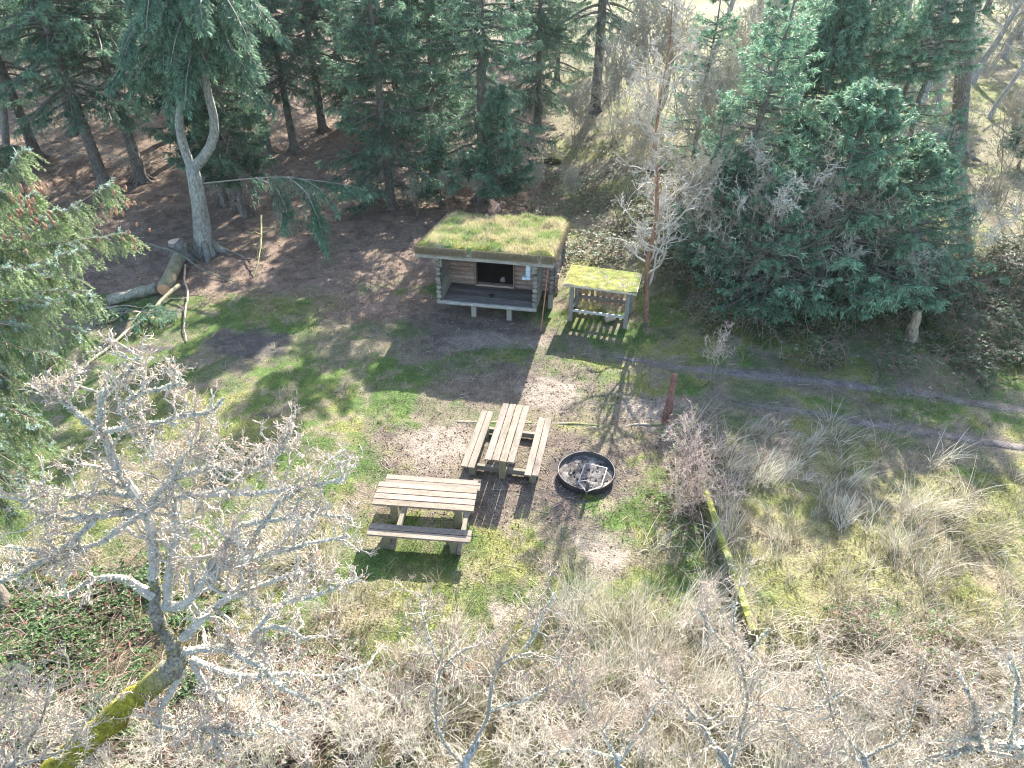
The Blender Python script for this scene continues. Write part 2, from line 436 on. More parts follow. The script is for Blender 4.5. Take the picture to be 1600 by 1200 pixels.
# long dry grass in tussocks
def tussocks(n, per, Lr, cond, dirx=0., spread=1.0, leanr=(.5, 1.5), pal=((.42, .35, .23), (.62, .54, .38)), seg=4, w=(.003, .0055), rad_=.10):
    x, y, z = scatter(n); m = masks(x, y); k = (rng.random(len(x)) < cond(x, y, m)) & clear(x, y)
    x, y = x[k], y[k]; n = len(x)
    baz = dirx+ (fbm(x*.45, y*.45, 101, 2)-.5)*9; bl = rng.uniform(*Lr, n)*(.6+.8*fbm(x*.8, y*.8, 103, 2)); tone = np.clip(rng.random(n)*.9+fbm(x*.9, y*.9, 105, 3)*1.2-.6, 0, 1)
    N = n*per; r = lambda a: np.repeat(a, per)
    a = rng.uniform(0, 6.3, N); rr = rng.random(N)**.6*rad_*(.5+bl.repeat(per))
    bx, by = r(x)+np.cos(a)*rr, r(y)+np.sin(a)*rr
    az = np.where(rng.random(N) < .25, a, r(baz)+rng.normal(size=N)*spread*.55)
    c = lerp(pal[0], pal[1], np.clip(r(tone)+rng.normal(size=N)*.25, 0, 1))*rng.uniform(.7, 1.2, N)[:, None]
    g = rng.random(N) < .10; c[g] = np.array([.18, .24, .07])*rng.uniform(.7, 1.3, g.sum())[:, None]
    dist = np.hypot(by, CAMH)
    return (bx, by, terr(bx, by), r(bl)*rng.uniform(.5, 1.2, N), rng.uniform(*w, N)*(1+.05*np.clip(dist-10, 0, 40)), rng.uniform(*leanr, N), az, c, seg)
mb = MB()
def cs(x, y, m): return np.clip(m['straw']*1.0-m['path']-m['pale']-m['ymoss']*.6, 0, 1)*np.clip(fbm(x*1.4, y*1.4, 107, 3)*4.2-1.2, .08, 1)*(1-.8*m['near'])
blades(mb, *tussocks(9500, 26, (.32, .85), cs, dirx=-.6, spread=1.5, leanr=(.6, 1.7), pal=((.32, .27, .19), (.86, .80, .66)), w=(.003, .0058), rad_=.13))
def cs2(x, y, m): return np.clip(.12+.35*m['wood'], 0, 1)*(1-m['path'])*(1-m['dirt'])*(1-m['litter']*.95)*(1-m['near'])*(y < 60)
blades(mb, *tussocks(8000, 12, (.12, .35), cs2, pal=((.36, .29, .20), (.52, .43, .29)), seg=3))
tag(mb.build('dry_grass', M_straw), 'long bleached dry grass lying over in tussocks', 'dry grass', kind='stuff')

# leaf litter, twigs and crumbs
x, y, z = scatter(190000); m = masks(x, y)
dens = np.clip(m['litter']*.9+m['dirt']*.5+m['wood']*.45+.13+m['straw']*.05+m['near']*.4, 0, 1)*(1-m['path']*.85)
k = (rng.random(len(x)) < dens) & clear(x, y) & (y < 80); x, y, z = x[k], y[k], z[k]; n = len(x)
mb = MB(); dist = np.hypot(y, CAMH)
t = rng.random(n)**1.8
c = lerp((.12, .075, .05), (.42, .31, .21), t)*rng.uniform(.7, 1.2, n)[:, None]
d = randdir(n); d[:, 2] = np.abs(d[:, 2])*.35
diamonds(mb, np.stack([x, y, z+.008], 1), d, randdir(n), rng.uniform(.02, .06, n)*(1+.04*(dist-12)), rng.uniform(.006, .018, n)*(1+.04*(dist-12)), c, .3)
tag(mb.build('leaf_litter', M_litter), 'brown fallen leaves and needles strewn on the bare earth', 'leaf litter', kind='stuff')
x, y, z = scatter(12000, 60, 1560, 120, 1150); m = masks(x, y)
k = (rng.random(len(x)) < np.clip(m['litter']+m['dirt']+m['wood']+.15, 0, 1)) & clear(x, y); x, y, z = x[k], y[k], z[k]; n = len(x)
mb = MB(); a = rng.uniform(0, 6.3, n); L = rng.uniform(.06, .35, n); t = np.linspace(0, 1, 4)
bend = rng.normal(size=n)*.25
Pl = np.stack([x[:, None]+np.cos(a)[:, None]*t*L[:, None]-np.sin(a)[:, None]*(t**2)[None]*(bend*L)[:, None], y[:, None]+np.sin(a)[:, None]*t*L[:, None]+np.cos(a)[:, None]*(t**2)[None]*(bend*L)[:, None], np.repeat(z[:, None]+.012, 4, 1)], -1)
Pl[..., 2] = terr(Pl[..., 0], Pl[..., 1])+.012
tubes(mb, Pl, np.outer(rng.uniform(.002, .006, n), [1, .9, .7, .4]), 3, lerp((.16, .11, .08), (.5, .43, .36), rng.random(n)), close=False)
tag(mb.build('fallen_twigs', M_twig), 'thin fallen twigs scattered over earth and litter', 'twigs', kind='stuff')

# brambles
def brambles(name, label, n, cond, area, hmax=.55, stems=1200, pal=((.035, .07, .025), (.11, .18, .06)), white=.12):
    x, y, z = scatter(n, *area); m = masks(x, y); k = (rng.random(len(x)) < cond(x, y, m)) & clear(x, y)
    x, y, z = x[k], y[k], z[k]; n = len(x)
    mound = hmax*np.clip(fbm(x*.8, y*.8, 111, 3)*2-.45, .12, 1)
    hz = z+mound*(1-rng.random(n)**2.2*.9)
    dist = np.hypot(y, CAMH); sc_ = (1+.035*np.clip(dist-9, 0, 60))
    mb = MB(); p0 = np.stack([x, y, hz], 1); a0 = rng.uniform(0, 6.3, n)
    t = np.clip(rng.random(n)*.6+fbm(x*1.5, y*1.5, 113, 3)*.7-.2, 0, 1)
    c = lerp(pal[0], pal[1], t)*rng.uniform(.7, 1.3, n)[:, None]
    w = rng.random(n) < white; c[w] = np.array([.24, .24, .17])*rng.uniform(.6, 1.2, w.sum())[:, None]
    br = rng.random(n) < .07; c[br] = np.array([.22, .11, .07])
    tilt = rng.normal(size=(n, 3))*.35
    for k in range(3):      # trifoliate
        a = a0+(k-1)*1.35; d = np.stack([np.cos(a), np.sin(a), -.1+0*a], 1)+tilt*.6
        s = np.stack([-np.sin(a), np.cos(a), 0*a], 1)+tilt[:, ::-1]*.5
        diamonds(mb, p0, d, s, rng.uniform(.035, .07, n)*sc_, rng.uniform(.014, .026, n)*sc_, c*rng.uniform(.85, 1.15, n)[:, None], .35)
    q = rng.choice(n, stems, replace=False) if n > stems else np.arange(n)
    M = len(q); a = rng.uniform(0, 6.3, M); L = rng.uniform(.35, 1.1, M); t = np.linspace(0, 1, 7)
    bx = x[q][:, None]+np.cos(a)[:, None]*L[:, None]*t+rng.normal(size=(M, 7))*.015; by = y[q][:, None]+np.sin(a)[:, None]*L[:, None]*t+rng.normal(size=(M, 7))*.015
    bz = terr(bx, by)+(mound[q]*1.15)[:, None]*np.sin(t*pi*.9+.1)[None]+.01
    tubes(mb, np.stack([bx, by, bz], -1), np.outer(rng.uniform(.0025, .005, M)*sc_[q], np.linspace(1, .4, 7)), 3, lerp((.2, .11, .09), (.42, .32, .26), rng.random(M)), close=False)
    return tag(mb.build(name, M_leaf), label, 'brambles', kind='stuff')
B1 = [blob(110, 985, 190, 110, .25), blob(150, 1130, 180, 60, .3)]
B1b = [blob(450, 1110, 190, 110, .35), blob(230, 1180, 160, 50, .4)]
brambles('pale_bramble', 'withered pale bramble and leaves under the right side of the lichen covered tree', 30000, lambda x, y, m: union(B1b, x, y)*.75, (-60, 820, 900, 1330), .45, 1200, pal=((.10, .13, .06), (.32, .33, .22)), white=.35)
brambles('bramble_patch', 'dark green bramble leaves under the lichen covered tree', 62000, lambda x, y, m: union(B1, x, y)*.9, (-260, 760, 820, 1330), .5)
B2 = [blob(1480, 470, 260, 95, .25), blob(1210, 500, 210, 45, .3), blob(1000, 400, 110, 90, .3), blob(1300, 400, 200, 100, .3), blob(900, 300, 90, 40, .5), blob(830, 290, 60, 30, .5), blob(1100, 330, 130, 90, .4)]
brambles('bramble_bank', 'glossy bramble thicket on the bank beyond the path', 100000, lambda x, y, m: union(B2, x, y)*np.clip(fbm(x*.9, y*.9, 115, 3)*2.6-.5, .1, 1)*(1-m['path'])*~((x > 1.) & (x < 4.3) & (y < 20.6)), (700, 1860, 180, 640), .75, 2600, white=.18)
B3 = [blob(1060, 790, 55, 60, .5), blob(1085, 740, 35, 80, .5), blob(1080, 690, 30, 40, .5), blob(1500, 1040, 60, 60, .5), blob(1350, 985, 50, 30, .6)]
brambles('bramble_clump', 'sparse brambles round the mossy wall and in the dry grass', 8000, lambda x, y, m: union(B3, x, y)*.6, (950, 1700, 640, 1150), .5, 500, pal=((.05, .1, .03), (.18, .26, .08)))

# ------------------------------------------------------------------ TREES
def resample(pts, n):
    pts = np.asarray(pts, float); s = np.concatenate([[0], np.cumsum(np.linalg.norm(np.diff(pts[:, :3], axis=0), axis=1))])
    t = np.linspace(0, s[-1], n)
    # smooth (Catmull-ish) by linear + small box filter
    out = np.stack([np.interp(t, s, pts[:, k]) for k in range(pts.shape[1])], 1)
    o = out.copy(); o[1:-1] = .25*out[:-2]+.5*out[1:-1]+.25*out[2:]
    return o

def grow(Pl, R, k, ratio, ang=(.5, 1.1), up=.15, rr=.55, zig=.10, tmin=.2, n=None, lmin=.05, minlen=0):
    """children of a set of polylines. Pl [M,n,3], R [M,n]; k children per metre-ish (per parent)"""
    M, n, _ = Pl.shape
    Lp = np.linalg.norm(np.diff(Pl, axis=1), axis=2).sum(1)
    cnt = np.maximum(1, rng.poisson(k*np.ones(M))) if np.isscalar(k) else rng.poisson(k)
    pi_ = np.repeat(np.arange(M), cnt); N = len(pi_)
    t = tmin+(1-tmin)*rng.random(N)**.8; ft = t*(n-1); i = np.minimum(ft.astype(int), n-2); fr = (ft-i)[:, None]
    p = Pl[pi_, i]*(1-fr)+Pl[pi_, i+1]*fr; T = nrm(Pl[pi_, i+1]-Pl[pi_, i])
    r0 = R[pi_, i]*(1-fr[:, 0])+R[pi_, i+1]*fr[:, 0]
    q = nrm(np.cross(T, randdir(N))); a = rng.uniform(*ang, N)[:, None]
    d = nrm(T*np.cos(a)+q*np.sin(a)+np.array([0, 0, up]))
    L = np.maximum(Lp[pi_]*ratio*rng.uniform(.5, 1.2, N)*(1.15-.6*t), lmin)
    C = np.empty((N, n, 3)); C[:, 0] = p
    for j in range(1, n):
        d = nrm(d+rng.normal(size=(N, 3))*zig*2.2+np.array([0, 0, up*.25]))
        C[:, j] = C[:, j-1]+d*(L/(n-1))[:, None]
    r0 = np.minimum(r0*rr, L*.05)[:, None]*np.linspace(1, .35, n)[None]
    return C, r0

def lichen(mb, Pl, R, per, size, cols, down=.3):
    M, n, _ = Pl.shape; N = M*per; pi_ = np.repeat(np.arange(M), per)
    ft = rng.random(N)*(n-1); i = np.minimum(ft.astype(int), n-2); fr = (ft-i)[:, None]
    p = Pl[pi_, i]*(1-fr)+Pl[pi_, i+1]*fr; q = randdir(N)
    r = R[pi_, i]
    p = p+q*r[:, None]*.9
    diamonds(mb, p-q*.01, q+randdir(N)*.8-np.array([0, 0, down]), randdir(N), rng.uniform(.5, 1.4, N)*size, rng.uniform(.25, .6, N)*size, cols[rng.integers(len(cols), size=N)]*rng.uniform(.8, 1.1, N)[:, None], .3)

LICH = np.array([(.58, .58, .49), (.70, .69, .60), (.46, .48, .37), (.62, .58, .43)])

def conifer(name, label, cat, H=10., R=2.3, base=1.2, nb=95, seed=1, dens=1., tr=.17, droop=.55, tone=0., dead=30, lat=14, spr=21, group=None, sparse=0., size=1., shape=.75, wobble=.0):
    global rng
    keep = rng; rng = np.random.default_rng(seed)
    root = thing(name, label, cat, group=group)
    # trunk
    zt = np.linspace(-.4, H, 16); wob = np.cumsum(rng.normal(size=(16, 2))*wobble, 0); wob[0] = 0
    Tr = np.stack([wob[:, 0], wob[:, 1], zt], 1)[None]
    rt = tr*np.clip(1-zt/H, .03, 1)**.8; rt[0] *= 1.5; rt[1] *= 1.1
    mb = MB(); bc = np.array([.14, .125, .105])
    tubes(mb, Tr, rt[None], 9, bc, jit=.05)
    # root flares
    a = rng.uniform(0, 6.3)+np.arange(5)*1.26+rng.normal(size=5)*.2
    fl = np.stack([np.stack([np.cos(a)*u, np.sin(a)*u, 0*a+v], 1) for u, v in ((tr*.5, .5), (tr*1.1, .16), (tr*1.9, .02), (tr*2.8, -.1))], 1)
    tubes(mb, fl, np.tile([tr*.35, tr*.38, tr*.28, .02], (5, 1)), 5, bc*.9)
    mb.build('trunk', M_bark, root, smooth=True)
    # living limbs
    u = np.sort(rng.random(nb))**.9; zb = base+(H-.15-base)*u
    prof = (1-u)**shape*(.78+.35*rng.random(nb)); prof *= np.clip(.55+u*3, 0, 1)
    Lb = np.maximum(R*prof, .18)
    az = np.arange(nb)*2.4+rng.normal(size=nb)*.35
    n = 8; t = np.linspace(0, 1, n)[None]
    el = .45*u[:, None]+.05
    out = Lb[:, None]*t; zz = zb[:, None]+out*el-droop*Lb[:, None]*(t**1.6)*(1-u[:, None])**.6*.75+.22*Lb[:, None]*t**4
    tw = (az[:, None]+rng.normal(size=(nb, 1))*.25*t)
    ix = np.interp(zb, zt, wob[:, 0])[:, None]; iy = np.interp(zb, zt, wob[:, 1])[:, None]
    Pb = np.stack([ix+np.cos(tw)*out, iy+np.sin(tw)*out, zz], -1)
    Rb = (.012+.016*Lb)[:, None]*np.linspace(1, .2, n)[None]
    mb = MB(); tubes(mb, Pb, Rb, 4, np.array([.13, .11, .09]), close=False)
    if dead:
        zd = rng.uniform(min(.8, base*.6), max(base, 1.4)+1.5, dead); ad = rng.uniform(0, 6.3, dead); Ld = rng.uniform(.3, 1, dead)*R*.55
        D = np.stack([np.cos(ad)[:, None]*Ld[:, None]*t, np.sin(ad)[:, None]*Ld[:, None]*t, zd[:, None]-.25*Ld[:, None]*t**1.5], -1)+rng.normal(size=(dead, n, 3))*.03
        RD = np.full((dead, n), .010)*np.linspace(1, .4, n); tubes(mb, D, RD, 3, np.array([.3, .27, .23]), close=False)
        D2, R2 = grow(D, RD, 9., .4, (.5, 1.1), -.1, .7, .12, lmin=.1); tubes(mb, D2, np.maximum(R2, .0035), 3, np.array([.34, .31, .27]), close=False)
    mb.build('branches', M_twig, root)
    # sprays of needles
    K = max(3, int(lat*dens)); bi = np.repeat(np.arange(nb), K*2); N = len(bi)
    tt = .12+.88*rng.random(N)**.75; side = np.tile([1., -1.], N//2)
    ft = tt*(n-1); i = np.minimum(ft.astype(int), n-2); fr = (ft-i)[:, None]
    p = Pb[bi, i]*(1-fr)+Pb[bi, i+1]*fr; T = nrm(Pb[bi, i+1]-Pb[bi, i])
    S = nrm(np.cross(T, np.array([0, 0, 1.])))*side[:, None]
    ll = np.clip(Lb[bi]*.42*(1.15-tt)*rng.uniform(.6, 1.3, N), .14, .95)*size
    keepm = rng.random(N) > sparse*(1-tt)
    p, T, S, ll, tt, bi = [q[keepm] for q in (p, T, S, ll, tt, bi)]; N = len(p)
    n2 = 5; t2 = np.linspace(0, 1, n2)
    dl = nrm(T*.75+S*rng.uniform(.5, 1.1, N)[:, None]+np.array([0, 0, -.05]))
    Lp = p[:, None]+dl[:, None]*(ll[:, None]*t2)[..., None]+np.array([0, 0, -1.])*(ll[:, None]*.55*t2**1.7*rng.uniform(.4, 1.4, N)[:, None])[..., None]
    mbn = MB()
    J = max(3, int(spr*dens)); li = np.repeat(np.arange(N), J); s = rng.random(len(li)); fs = s*(n2-1); i = np.minimum(fs.astype(int), n2-2); fr = (fs-i)[:, None]
    q = Lp[li, i]*(1-fr)+Lp[li, i+1]*fr; Tl = nrm(Lp[li, i+1]-Lp[li, i]); Q = len(q)
    dd = nrm(Tl*.8+rng.normal(size=(Q, 3))*.55+np.array([0, 0, -.28]))
    bt = rng.normal(size=nb)[bi][li]*.13
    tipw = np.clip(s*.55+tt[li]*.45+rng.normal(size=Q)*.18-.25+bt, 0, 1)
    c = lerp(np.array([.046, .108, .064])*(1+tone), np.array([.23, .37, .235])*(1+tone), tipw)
    y_ = rng.random(Q) < .04; c[y_] = (.14, .11, .07)
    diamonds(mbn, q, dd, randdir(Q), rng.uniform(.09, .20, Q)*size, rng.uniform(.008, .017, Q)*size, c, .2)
    # leader
    if H < 99:
        k = 26; a = np.arange(k)*2.4; zz = H-.5+.5*np.arange(k)/k
        diamonds(mbn, np.stack([wob[-1, 0]+0*a, wob[-1, 1]+0*a, zz], 1), np.stack([np.cos(a), np.sin(a), .9+0*a], 1), randdir(k), .12, .02, np.array([.13, .2, .17]))
    mbn.build('crown', M_needle, root)
    rng = keep
    return root

def place(root, g, rz=0., scale=1., tilt=(0, 0)):
    root.location = (g[0], g[1], g[2]); root.rotation_euler = (tilt[0], tilt[1], rz); root.scale = (scale,)*3 if np.isscalar(scale) else scale

GS = 'spruces closing in round the clearing'
# ---- centre, behind the shelter
A = conifer('spruce_tree', 'tallest dark spruce with a bare trunk foot directly behind the turf roofed shelter', 'spruce', 11.3, 3.1, 1.4, 120, 11, tr=.27, droop=.9, group=GS, shape=.6)
place(A, G(757, 312), .3)
Y = conifer('young_spruce', 'young spruce with a pale upright tip in front of the thick trunk behind the shelter', 'spruce', 4.6, 1.45, .8, 75, 12, tr=.06, droop=.35, tone=.25, dead=0, lat=12)
place(Y, G(770, 322)+np.array([.25, -.6, 0]), 1.)
B = conifer('spruce_tree', 'spruce with low sweeping skirts left behind the turf roofed shelter', 'spruce', 10.8, 2.7, .5, 125, 13, tr=.17, droop=.7, group=GS, shape=.6)
place(B, G(612, 326), 2.)
C_ = conifer('spruce_tree', 'slim forked dark spruce between the two big ones behind the shelter', 'spruce', 10.2, 2.2, 1.9, 110, 14, tr=.13, droop=.55, group=GS, shape=.6, dead=50, wobble=.05)
place(C_, G(683, 278), 2.)
# low bushy young spruce by the shelter's back left corner
dup(Y, G(690, 322), 2.1, .62, 'low bushy young spruce at the back left corner of the turf roofed shelter')
dup(Y, G(500, 372)*[1, 1, 1], 4.1, .30, 'tiny spruce seedling among the leaf litter left of the shelter')
# ---- templates reused with other sizes
Tt = conifer('spruce_tree', 'tall spruce with a long bare trunk at the left edge of the clearing', 'spruce', 11.5, 3.4, 3.3, 100, 21, tr=.24, droop=.9, group=GS, dead=60)
place(Tt, G(168, 300), 0., 1., (0, -.02))
dup(Tt, G(222, 283), 2.2, .95, 'tall spruce whose flared trunk foot stands right of its twin at the left', tilt=(0, -.04))
dup(C_, G(348, 322), 1.2, 1.1, 'mossy footed thin spruce just behind the pale forked trunk')
dup(C_, G(372, 330), 3.6, 1.0, 'green mossy thin trunk second to the right behind the pale forked tree')
dup(C_, G(388, 338), 5.1, .92, 'thin dark trunk standing furthest right of the three behind the forked tree')
dup(Tt, G(60, 250), 3.3, .92, 'shaded spruce filling the upper left corner')
dup(Tt, G(460, 235), 4.0, .78, 'spruce in the back row left of the small board hut', name='spruce_tree')
dup(B, G(625, 215), 1.0, 1.05, 'spruce standing beside the small board hut on its right')
dup(B, G(-60, 330), 5.0, 1.1, 'spruce with low green skirts cut by the left edge')
dup(A, G(545, 195), 5.0, 1.0, 'dark spruce just behind the small board hut')
D_ = dup(Tt, G(930, 174), .8, 1.15, 'lone spruce with a thick dark trunk in the open wood right of centre')
dup(A, G(840, 200), 2.6, .75, 'spruce with pale drooping boughs above the shelter roof')
dup(B, G(870, 130), 2.0, 1.0, 'spruce deep in the wood left of the lone thick trunk')

def distant(lst, proto, label, group):
    for (px, py, s) in lst:
        g = G(px, py); dup(proto, g, rng.uniform(0, 6.3), s*rng.uniform(.9, 1.1), label, group)
Fr = conifer('spruce_tree', 'distant spruce in the dark back row at the upper left', 'spruce', 13., 3.2, 2.4, 75, 31, dens=.8, tr=.2, droop=.7, dead=30, group='distant spruces at the upper left', size=1.4)
place(Fr, G(100, 150), 0.)
distant([(20, 160, 1), (190, 130, 1), (300, 150, .9), (400, 120, 1), (250, 70, 1.1), (500, 90, 1), (350, 60, 1.1), (120, 60, 1.1), (-40, 90, 1)], Fr, 'distant spruce in the dark back row at the upper left', 'distant spruces at the upper left')
dup(Tt, G(120, 205), 1.3, .9, 'shaded spruce behind the two flared trunks at the left')
dup(Tt, G(275, 215), 2.9, .85, 'dense spruce hanging over the fork of the pale trunk from behind')
dup(Tt, G(330, 225), 3.9, .85, 'high crowned spruce between the pale forked tree and its mossy neighbours')
dup(Tt, G(420, 240), 5.2, .8, 'spruce with boughs sweeping low right of the pale forked tree')
dup(Tt, G(505, 205), .4, .85, 'spruce with low boughs standing left of the small board hut')
dup(A, G(700, 215), 4.4, .85, 'spruce in the gap between the shelter spruces, farther back')
distant([(600, 110, 1), (680, 140, .9), (740, 90, 1), (800, 100, .9), (560, 60, 1.1), (860, 50, 1)], Fr, 'distant spruce in the dark back row above the shelter', 'distant spruces above the shelter')

# ---- right hand thicket
E1 = conifer('spruce_tree', 'leaning thin trunked spruce with thin greyish needles left in the right thicket', 'spruce', 9., 2.3, 1.2, 85, 41, dens=.75, tr=.13, droop=.5, sparse=.6, tone=.5, group=GS, dead=90, wobble=.05)
place(E1, G(1135, 395), 0, .9, (0, .10))
E2 = conifer('spruce_tree', 'dense blue green spruce with low spreading boughs in the middle of the right thicket', 'spruce', 5.8, 3.6, .15, 115, 42, tr=.13, tone=.22, sparse=.45, droop=.35, group=GS, dead=60, lat=13)
place(E2, G(1265, 452), 0, 1., (0, .03))
dup(E2, G(1190, 475), 2.2, (.7, .7, .62), 'low dark spruce at the path side foot of the right thicket')
dup(E2, G(1375, 455), 4.2, (.8, .8, .75), 'low spreading spruce at the right end of the right thicket')
dup(E2, G(1120, 410), 1.2, (.62, .62, .6), 'small spruce in the left end of the right thicket')
for q_, (px, py, s_, lab) in enumerate(((1160, 330, .8, 'grey green thin spruce second from the left in the right thicket'), (1310, 300, .85, 'thin pale spruce between the two blue grey crowns of the thicket'), (1085, 420, .55, 'short sparse spruce beside the slender red brown trunk'), (1420, 400, .5, 'short sparse spruce left of the white shrub on the bramble bank'), (1230, 250, .9, 'thin pale spruce at the back of the right thicket'))):
    dup(E1, G(px, py), 1.1+q_*1.3, s_, lab)
E3 = dup(E1, G(1215, 300), 3., .85, 'grey green spruce with sparse boughs behind the middle of the right thicket')
dup(Y, G(1245, 330), 2.5, 1.5, 'bluish slim spruce behind the dense low spruce of the thicket')
CR = conifer('spruce_tree', 'slim leaning trunk with a dense blue grey crown high over the thicket', 'spruce', 9.0, 1.9, 4.4, 60, 47, dens=.9, tr=.12, droop=.3, tone=.25, group=GS, dead=80, wobble=.06)
place(CR, G(1285, 305), 0, 1., (0, -.02))
dup(E1, G(1075, 300), 4.4, .8, 'pale sparse spruce behind the red brown slender trunk')
dup(E1, G(1370, 300), 5.2, .85, 'thin leaning spruce with sparse boughs at the right rear of the thicket')
dup(CR, G(1385, 290), 1.1, .95, 'spruce with a dense bluish top between the right thicket and the thick pale trunk')
dup(Y, G(1590, 262), 1.1, .7, 'small pale green spruce at the right edge under the thick trunk')
Tb = conifer('pine_tree', 'thick pale grey trunk standing tall in the open wood at the right', 'pine', 12.5, 2.6, 7.8, 60, 51, tr=.36, droop=.4, dead=90, tone=.1)
place(Tb, G(1494, 246), 0, 1., (0, -.28))
distant([(1590, 60, .9), (1640, 130, .9), (1400, 60, 1), (1300, 40, 1), (1720, 90, 1), (1480, 40, 1.), (1540, 20, 1.1), (1230, 60, .8), (1350, 20, 1.1), (1440, 10, 1.1)], Fr, 'distant spruce in the bright wood at the upper right', 'distant spruces at the upper right')

# ---- trunks in the bright wood (own label each)
def bare_tree(name, label, cat, base, H, lean=(0, 0), seed=1, r=.12, barkc=(.2, .18, .15), twigc=(.42, .38, .33), k=(9, 7, 6), spread=.42, up=.25, lich=0, group=None, zig=.09, start=.35, twr=.0035, forks=1, bud=0, ratio2=.5, ratio3=.45, lsize=.03):
    global rng
    keep = rng; rng = np.random.default_rng(seed)
    root = thing(name, label, cat, tuple(base), group=group)
    n = 9; L0 = []; R0 = []
    for fki in range(forks):
        t = np.linspace(0, 1, n); an = rng.uniform(0, 6.3); off = (0 if forks == 1 else .22*H)
        px = lean[0]*t+np.cos(an)*off*t+np.cumsum(rng.normal(size=n)*H*.012); py = lean[1]*t+np.sin(an)*off*t+np.cumsum(rng.normal(size=n)*H*.012)
        L0.append(np.stack([px-px[0], py-py[0], -.15+t*H], 1)); R0.append(r*np.linspace(1, .18, n))
    L0 = np.array(L0); R0 = np.array(R0)
    mb = MB(); tubes(mb, L0, R0, 8, np.array(barkc), jit=.06); mb.build('trunk' if r > .05 else 'stem', M_bark, root, smooth=True)
    a, ra = grow(L0, R0, k[0]*1., spread, (.5, 1.1), up, .5, zig, tmin=start)
    b, rb = grow(a, ra, k[1]*1., ratio2, (.4, 1.0), up*.5, .6, zig, lmin=.15)
    c, rc = grow(b, rb, k[2]*1., ratio3, (.4, 1.1), up*.3, .7, zig, lmin=.08)
    mb = MB(); col = np.array(twigc)
    tubes(mb, a, ra, 5, col*.8, close=False); tubes(mb, b, np.maximum(rb, twr*1.3), 4, col*.9, close=False)
    tubes(mb, c, np.maximum(rc, twr), 3, col*rng.uniform(.7, 1.25, (len(c), 1)), close=False)
    mb.build('branches', M_twig, root)
    if lich:
        m2 = MB(); lichen(m2, a, ra, lich*2, lsize, LICH); lichen(m2, b, rb, lich, lsize, LICH); m2.build('lichen', M_lichen, root)
    if bud:
        m2 = MB(); e = c[:, -1]; e = np.repeat(e, bud, 0); N = len(e)
        diamonds(m2, e+rng.normal(size=e.shape)*.015, randdir(N), randdir(N), rng.uniform(.015, .03, N), rng.uniform(.006, .011, N), np.array([.48, .27, .23])*rng.uniform(.7, 1.3, N)[:, None]); m2.build('buds', M_litter, root)
    rng = keep
    return root
def twr(d): return .0045*d/16
bare_tree('dead_tree', 'slender red brown trunk with pale bare twigs right of the firewood shelter', 'dead tree', G(1010, 503), 8.2, (.1, .3), 61, .085, (.23, .13, .085), (.50, .45, .37), (46, 9, 5), .2, .02, twr=.006, start=.12)
bare_tree('bare_tree', 'leafless tree with yellow mossy limbs in the wood right of the lone thick trunk', 'bare tree', G(1040, 150), 8., (.4, 0), 62, .16, (.25, .25, .1), (.36, .33, .2), (12, 8, 6), .5, .15, twr=.012)
SH = 'bare pale shrubs in the undergrowth'
P1 = bare_tree('bare_shrub', 'pale leafless shrub crowding the red brown slender trunk on its right', 'shrub', G(1082, 425), 3.2, (0, 0), 63, .016, (.3, .26, .2), (.42, .38, .29), (9, 9, 8), .5, .3, twr=.0055, forks=5, group=SH)
dup(P1, G(975, 335), 1., 1.15, 'pale leafless shrub between the shelter roof and the slender red trunk')
dup(P1, G(1060, 330), 2., 1.4, 'tall pale leafless shrub behind the slender red trunk')
dup(P1, G(1110, 280), 3., 1.5, 'leafless shrub behind the left end of the right thicket')
dup(P1, G(960, 240), 4., 1.2, 'leafless shrub in the open wood below the lone thick trunk')
dup(P1, G(1020, 200), 5., 1.5, 'grey leafless shrub below the tree with yellow mossy limbs')
for q_, (px, py, s_, lab) in enumerate(((1560, 240, .7, 'bare shrub in the bright wood right of the thick pale trunk'), (1540, 120, 1.6, 'bare undergrowth far back in the bright wood at the right'), (1610, 150, 1.5, 'bare undergrowth at the upper right edge'), (1060, 200, 1.3, 'bare shrub in the gap above the slender red brown trunk'), (900, 250, .9, 'thin bare shrub on the slope above the turf roof'), (1150, 180, 1.6, 'bare undergrowth on the slope behind the thicket'))):
    dup(P1, G(px, py), q_*1.7, s_, lab)
P3 = bare_tree('bare_shrub', 'brown leafless shrub growing before the middle boughs of the right thicket', 'shrub', G(1235, 462), 4.2, (.2, -.4), 77, .018, (.25, .2, .15), (.32, .28, .21), (7, 6, 5), .42, .3, twr=.0055, forks=4, group=SH)
for q_, (px, py, s_, lab) in enumerate(((1150, 465, .8, 'brown leafless shrub at the left front of the right thicket'), (1400, 400, .9, 'brown leafless shrub where the thicket meets the bramble bank'), (1330, 478, .8, 'brown leafless shrub before the right boughs of the thicket'), (1110, 380, 1.1, 'tall brown leafless shrub between the slender red trunk and the thicket'), (1480, 390, .7, 'brown leafless shrub on the bramble bank left of the whitish one'), (1560, 330, 1.0, 'brown leafless shrub on top of the bramble bank at the right'))):
    dup(P3, G(px, py), q_*1.9, s_, lab)
P2 = bare_tree('bare_shrub', 'whitish lichen covered shrub in front of the right thicket', 'shrub', G(1215, 440), 3.2, (0, -.3), 64, .02, (.3, .28, .24), (.50, .47, .39), (8, 7, 6), .5, .2, twr=.005, forks=3, group=SH, lich=5)
dup(P2, G(1285, 500), 1.7, .85, 'whitish twiggy shrub standing just right of the trunk stub bank', label='low whitish dead shrub in front of the dense blue green spruce') if False else dup(P2, G(1180, 480), 1.7, .7, 'low whitish dead shrub at the foot of the right thicket')
dup(P2, G(1335, 440), 2.7, .95, 'whitish dead shrub right of the dense blue green spruce')
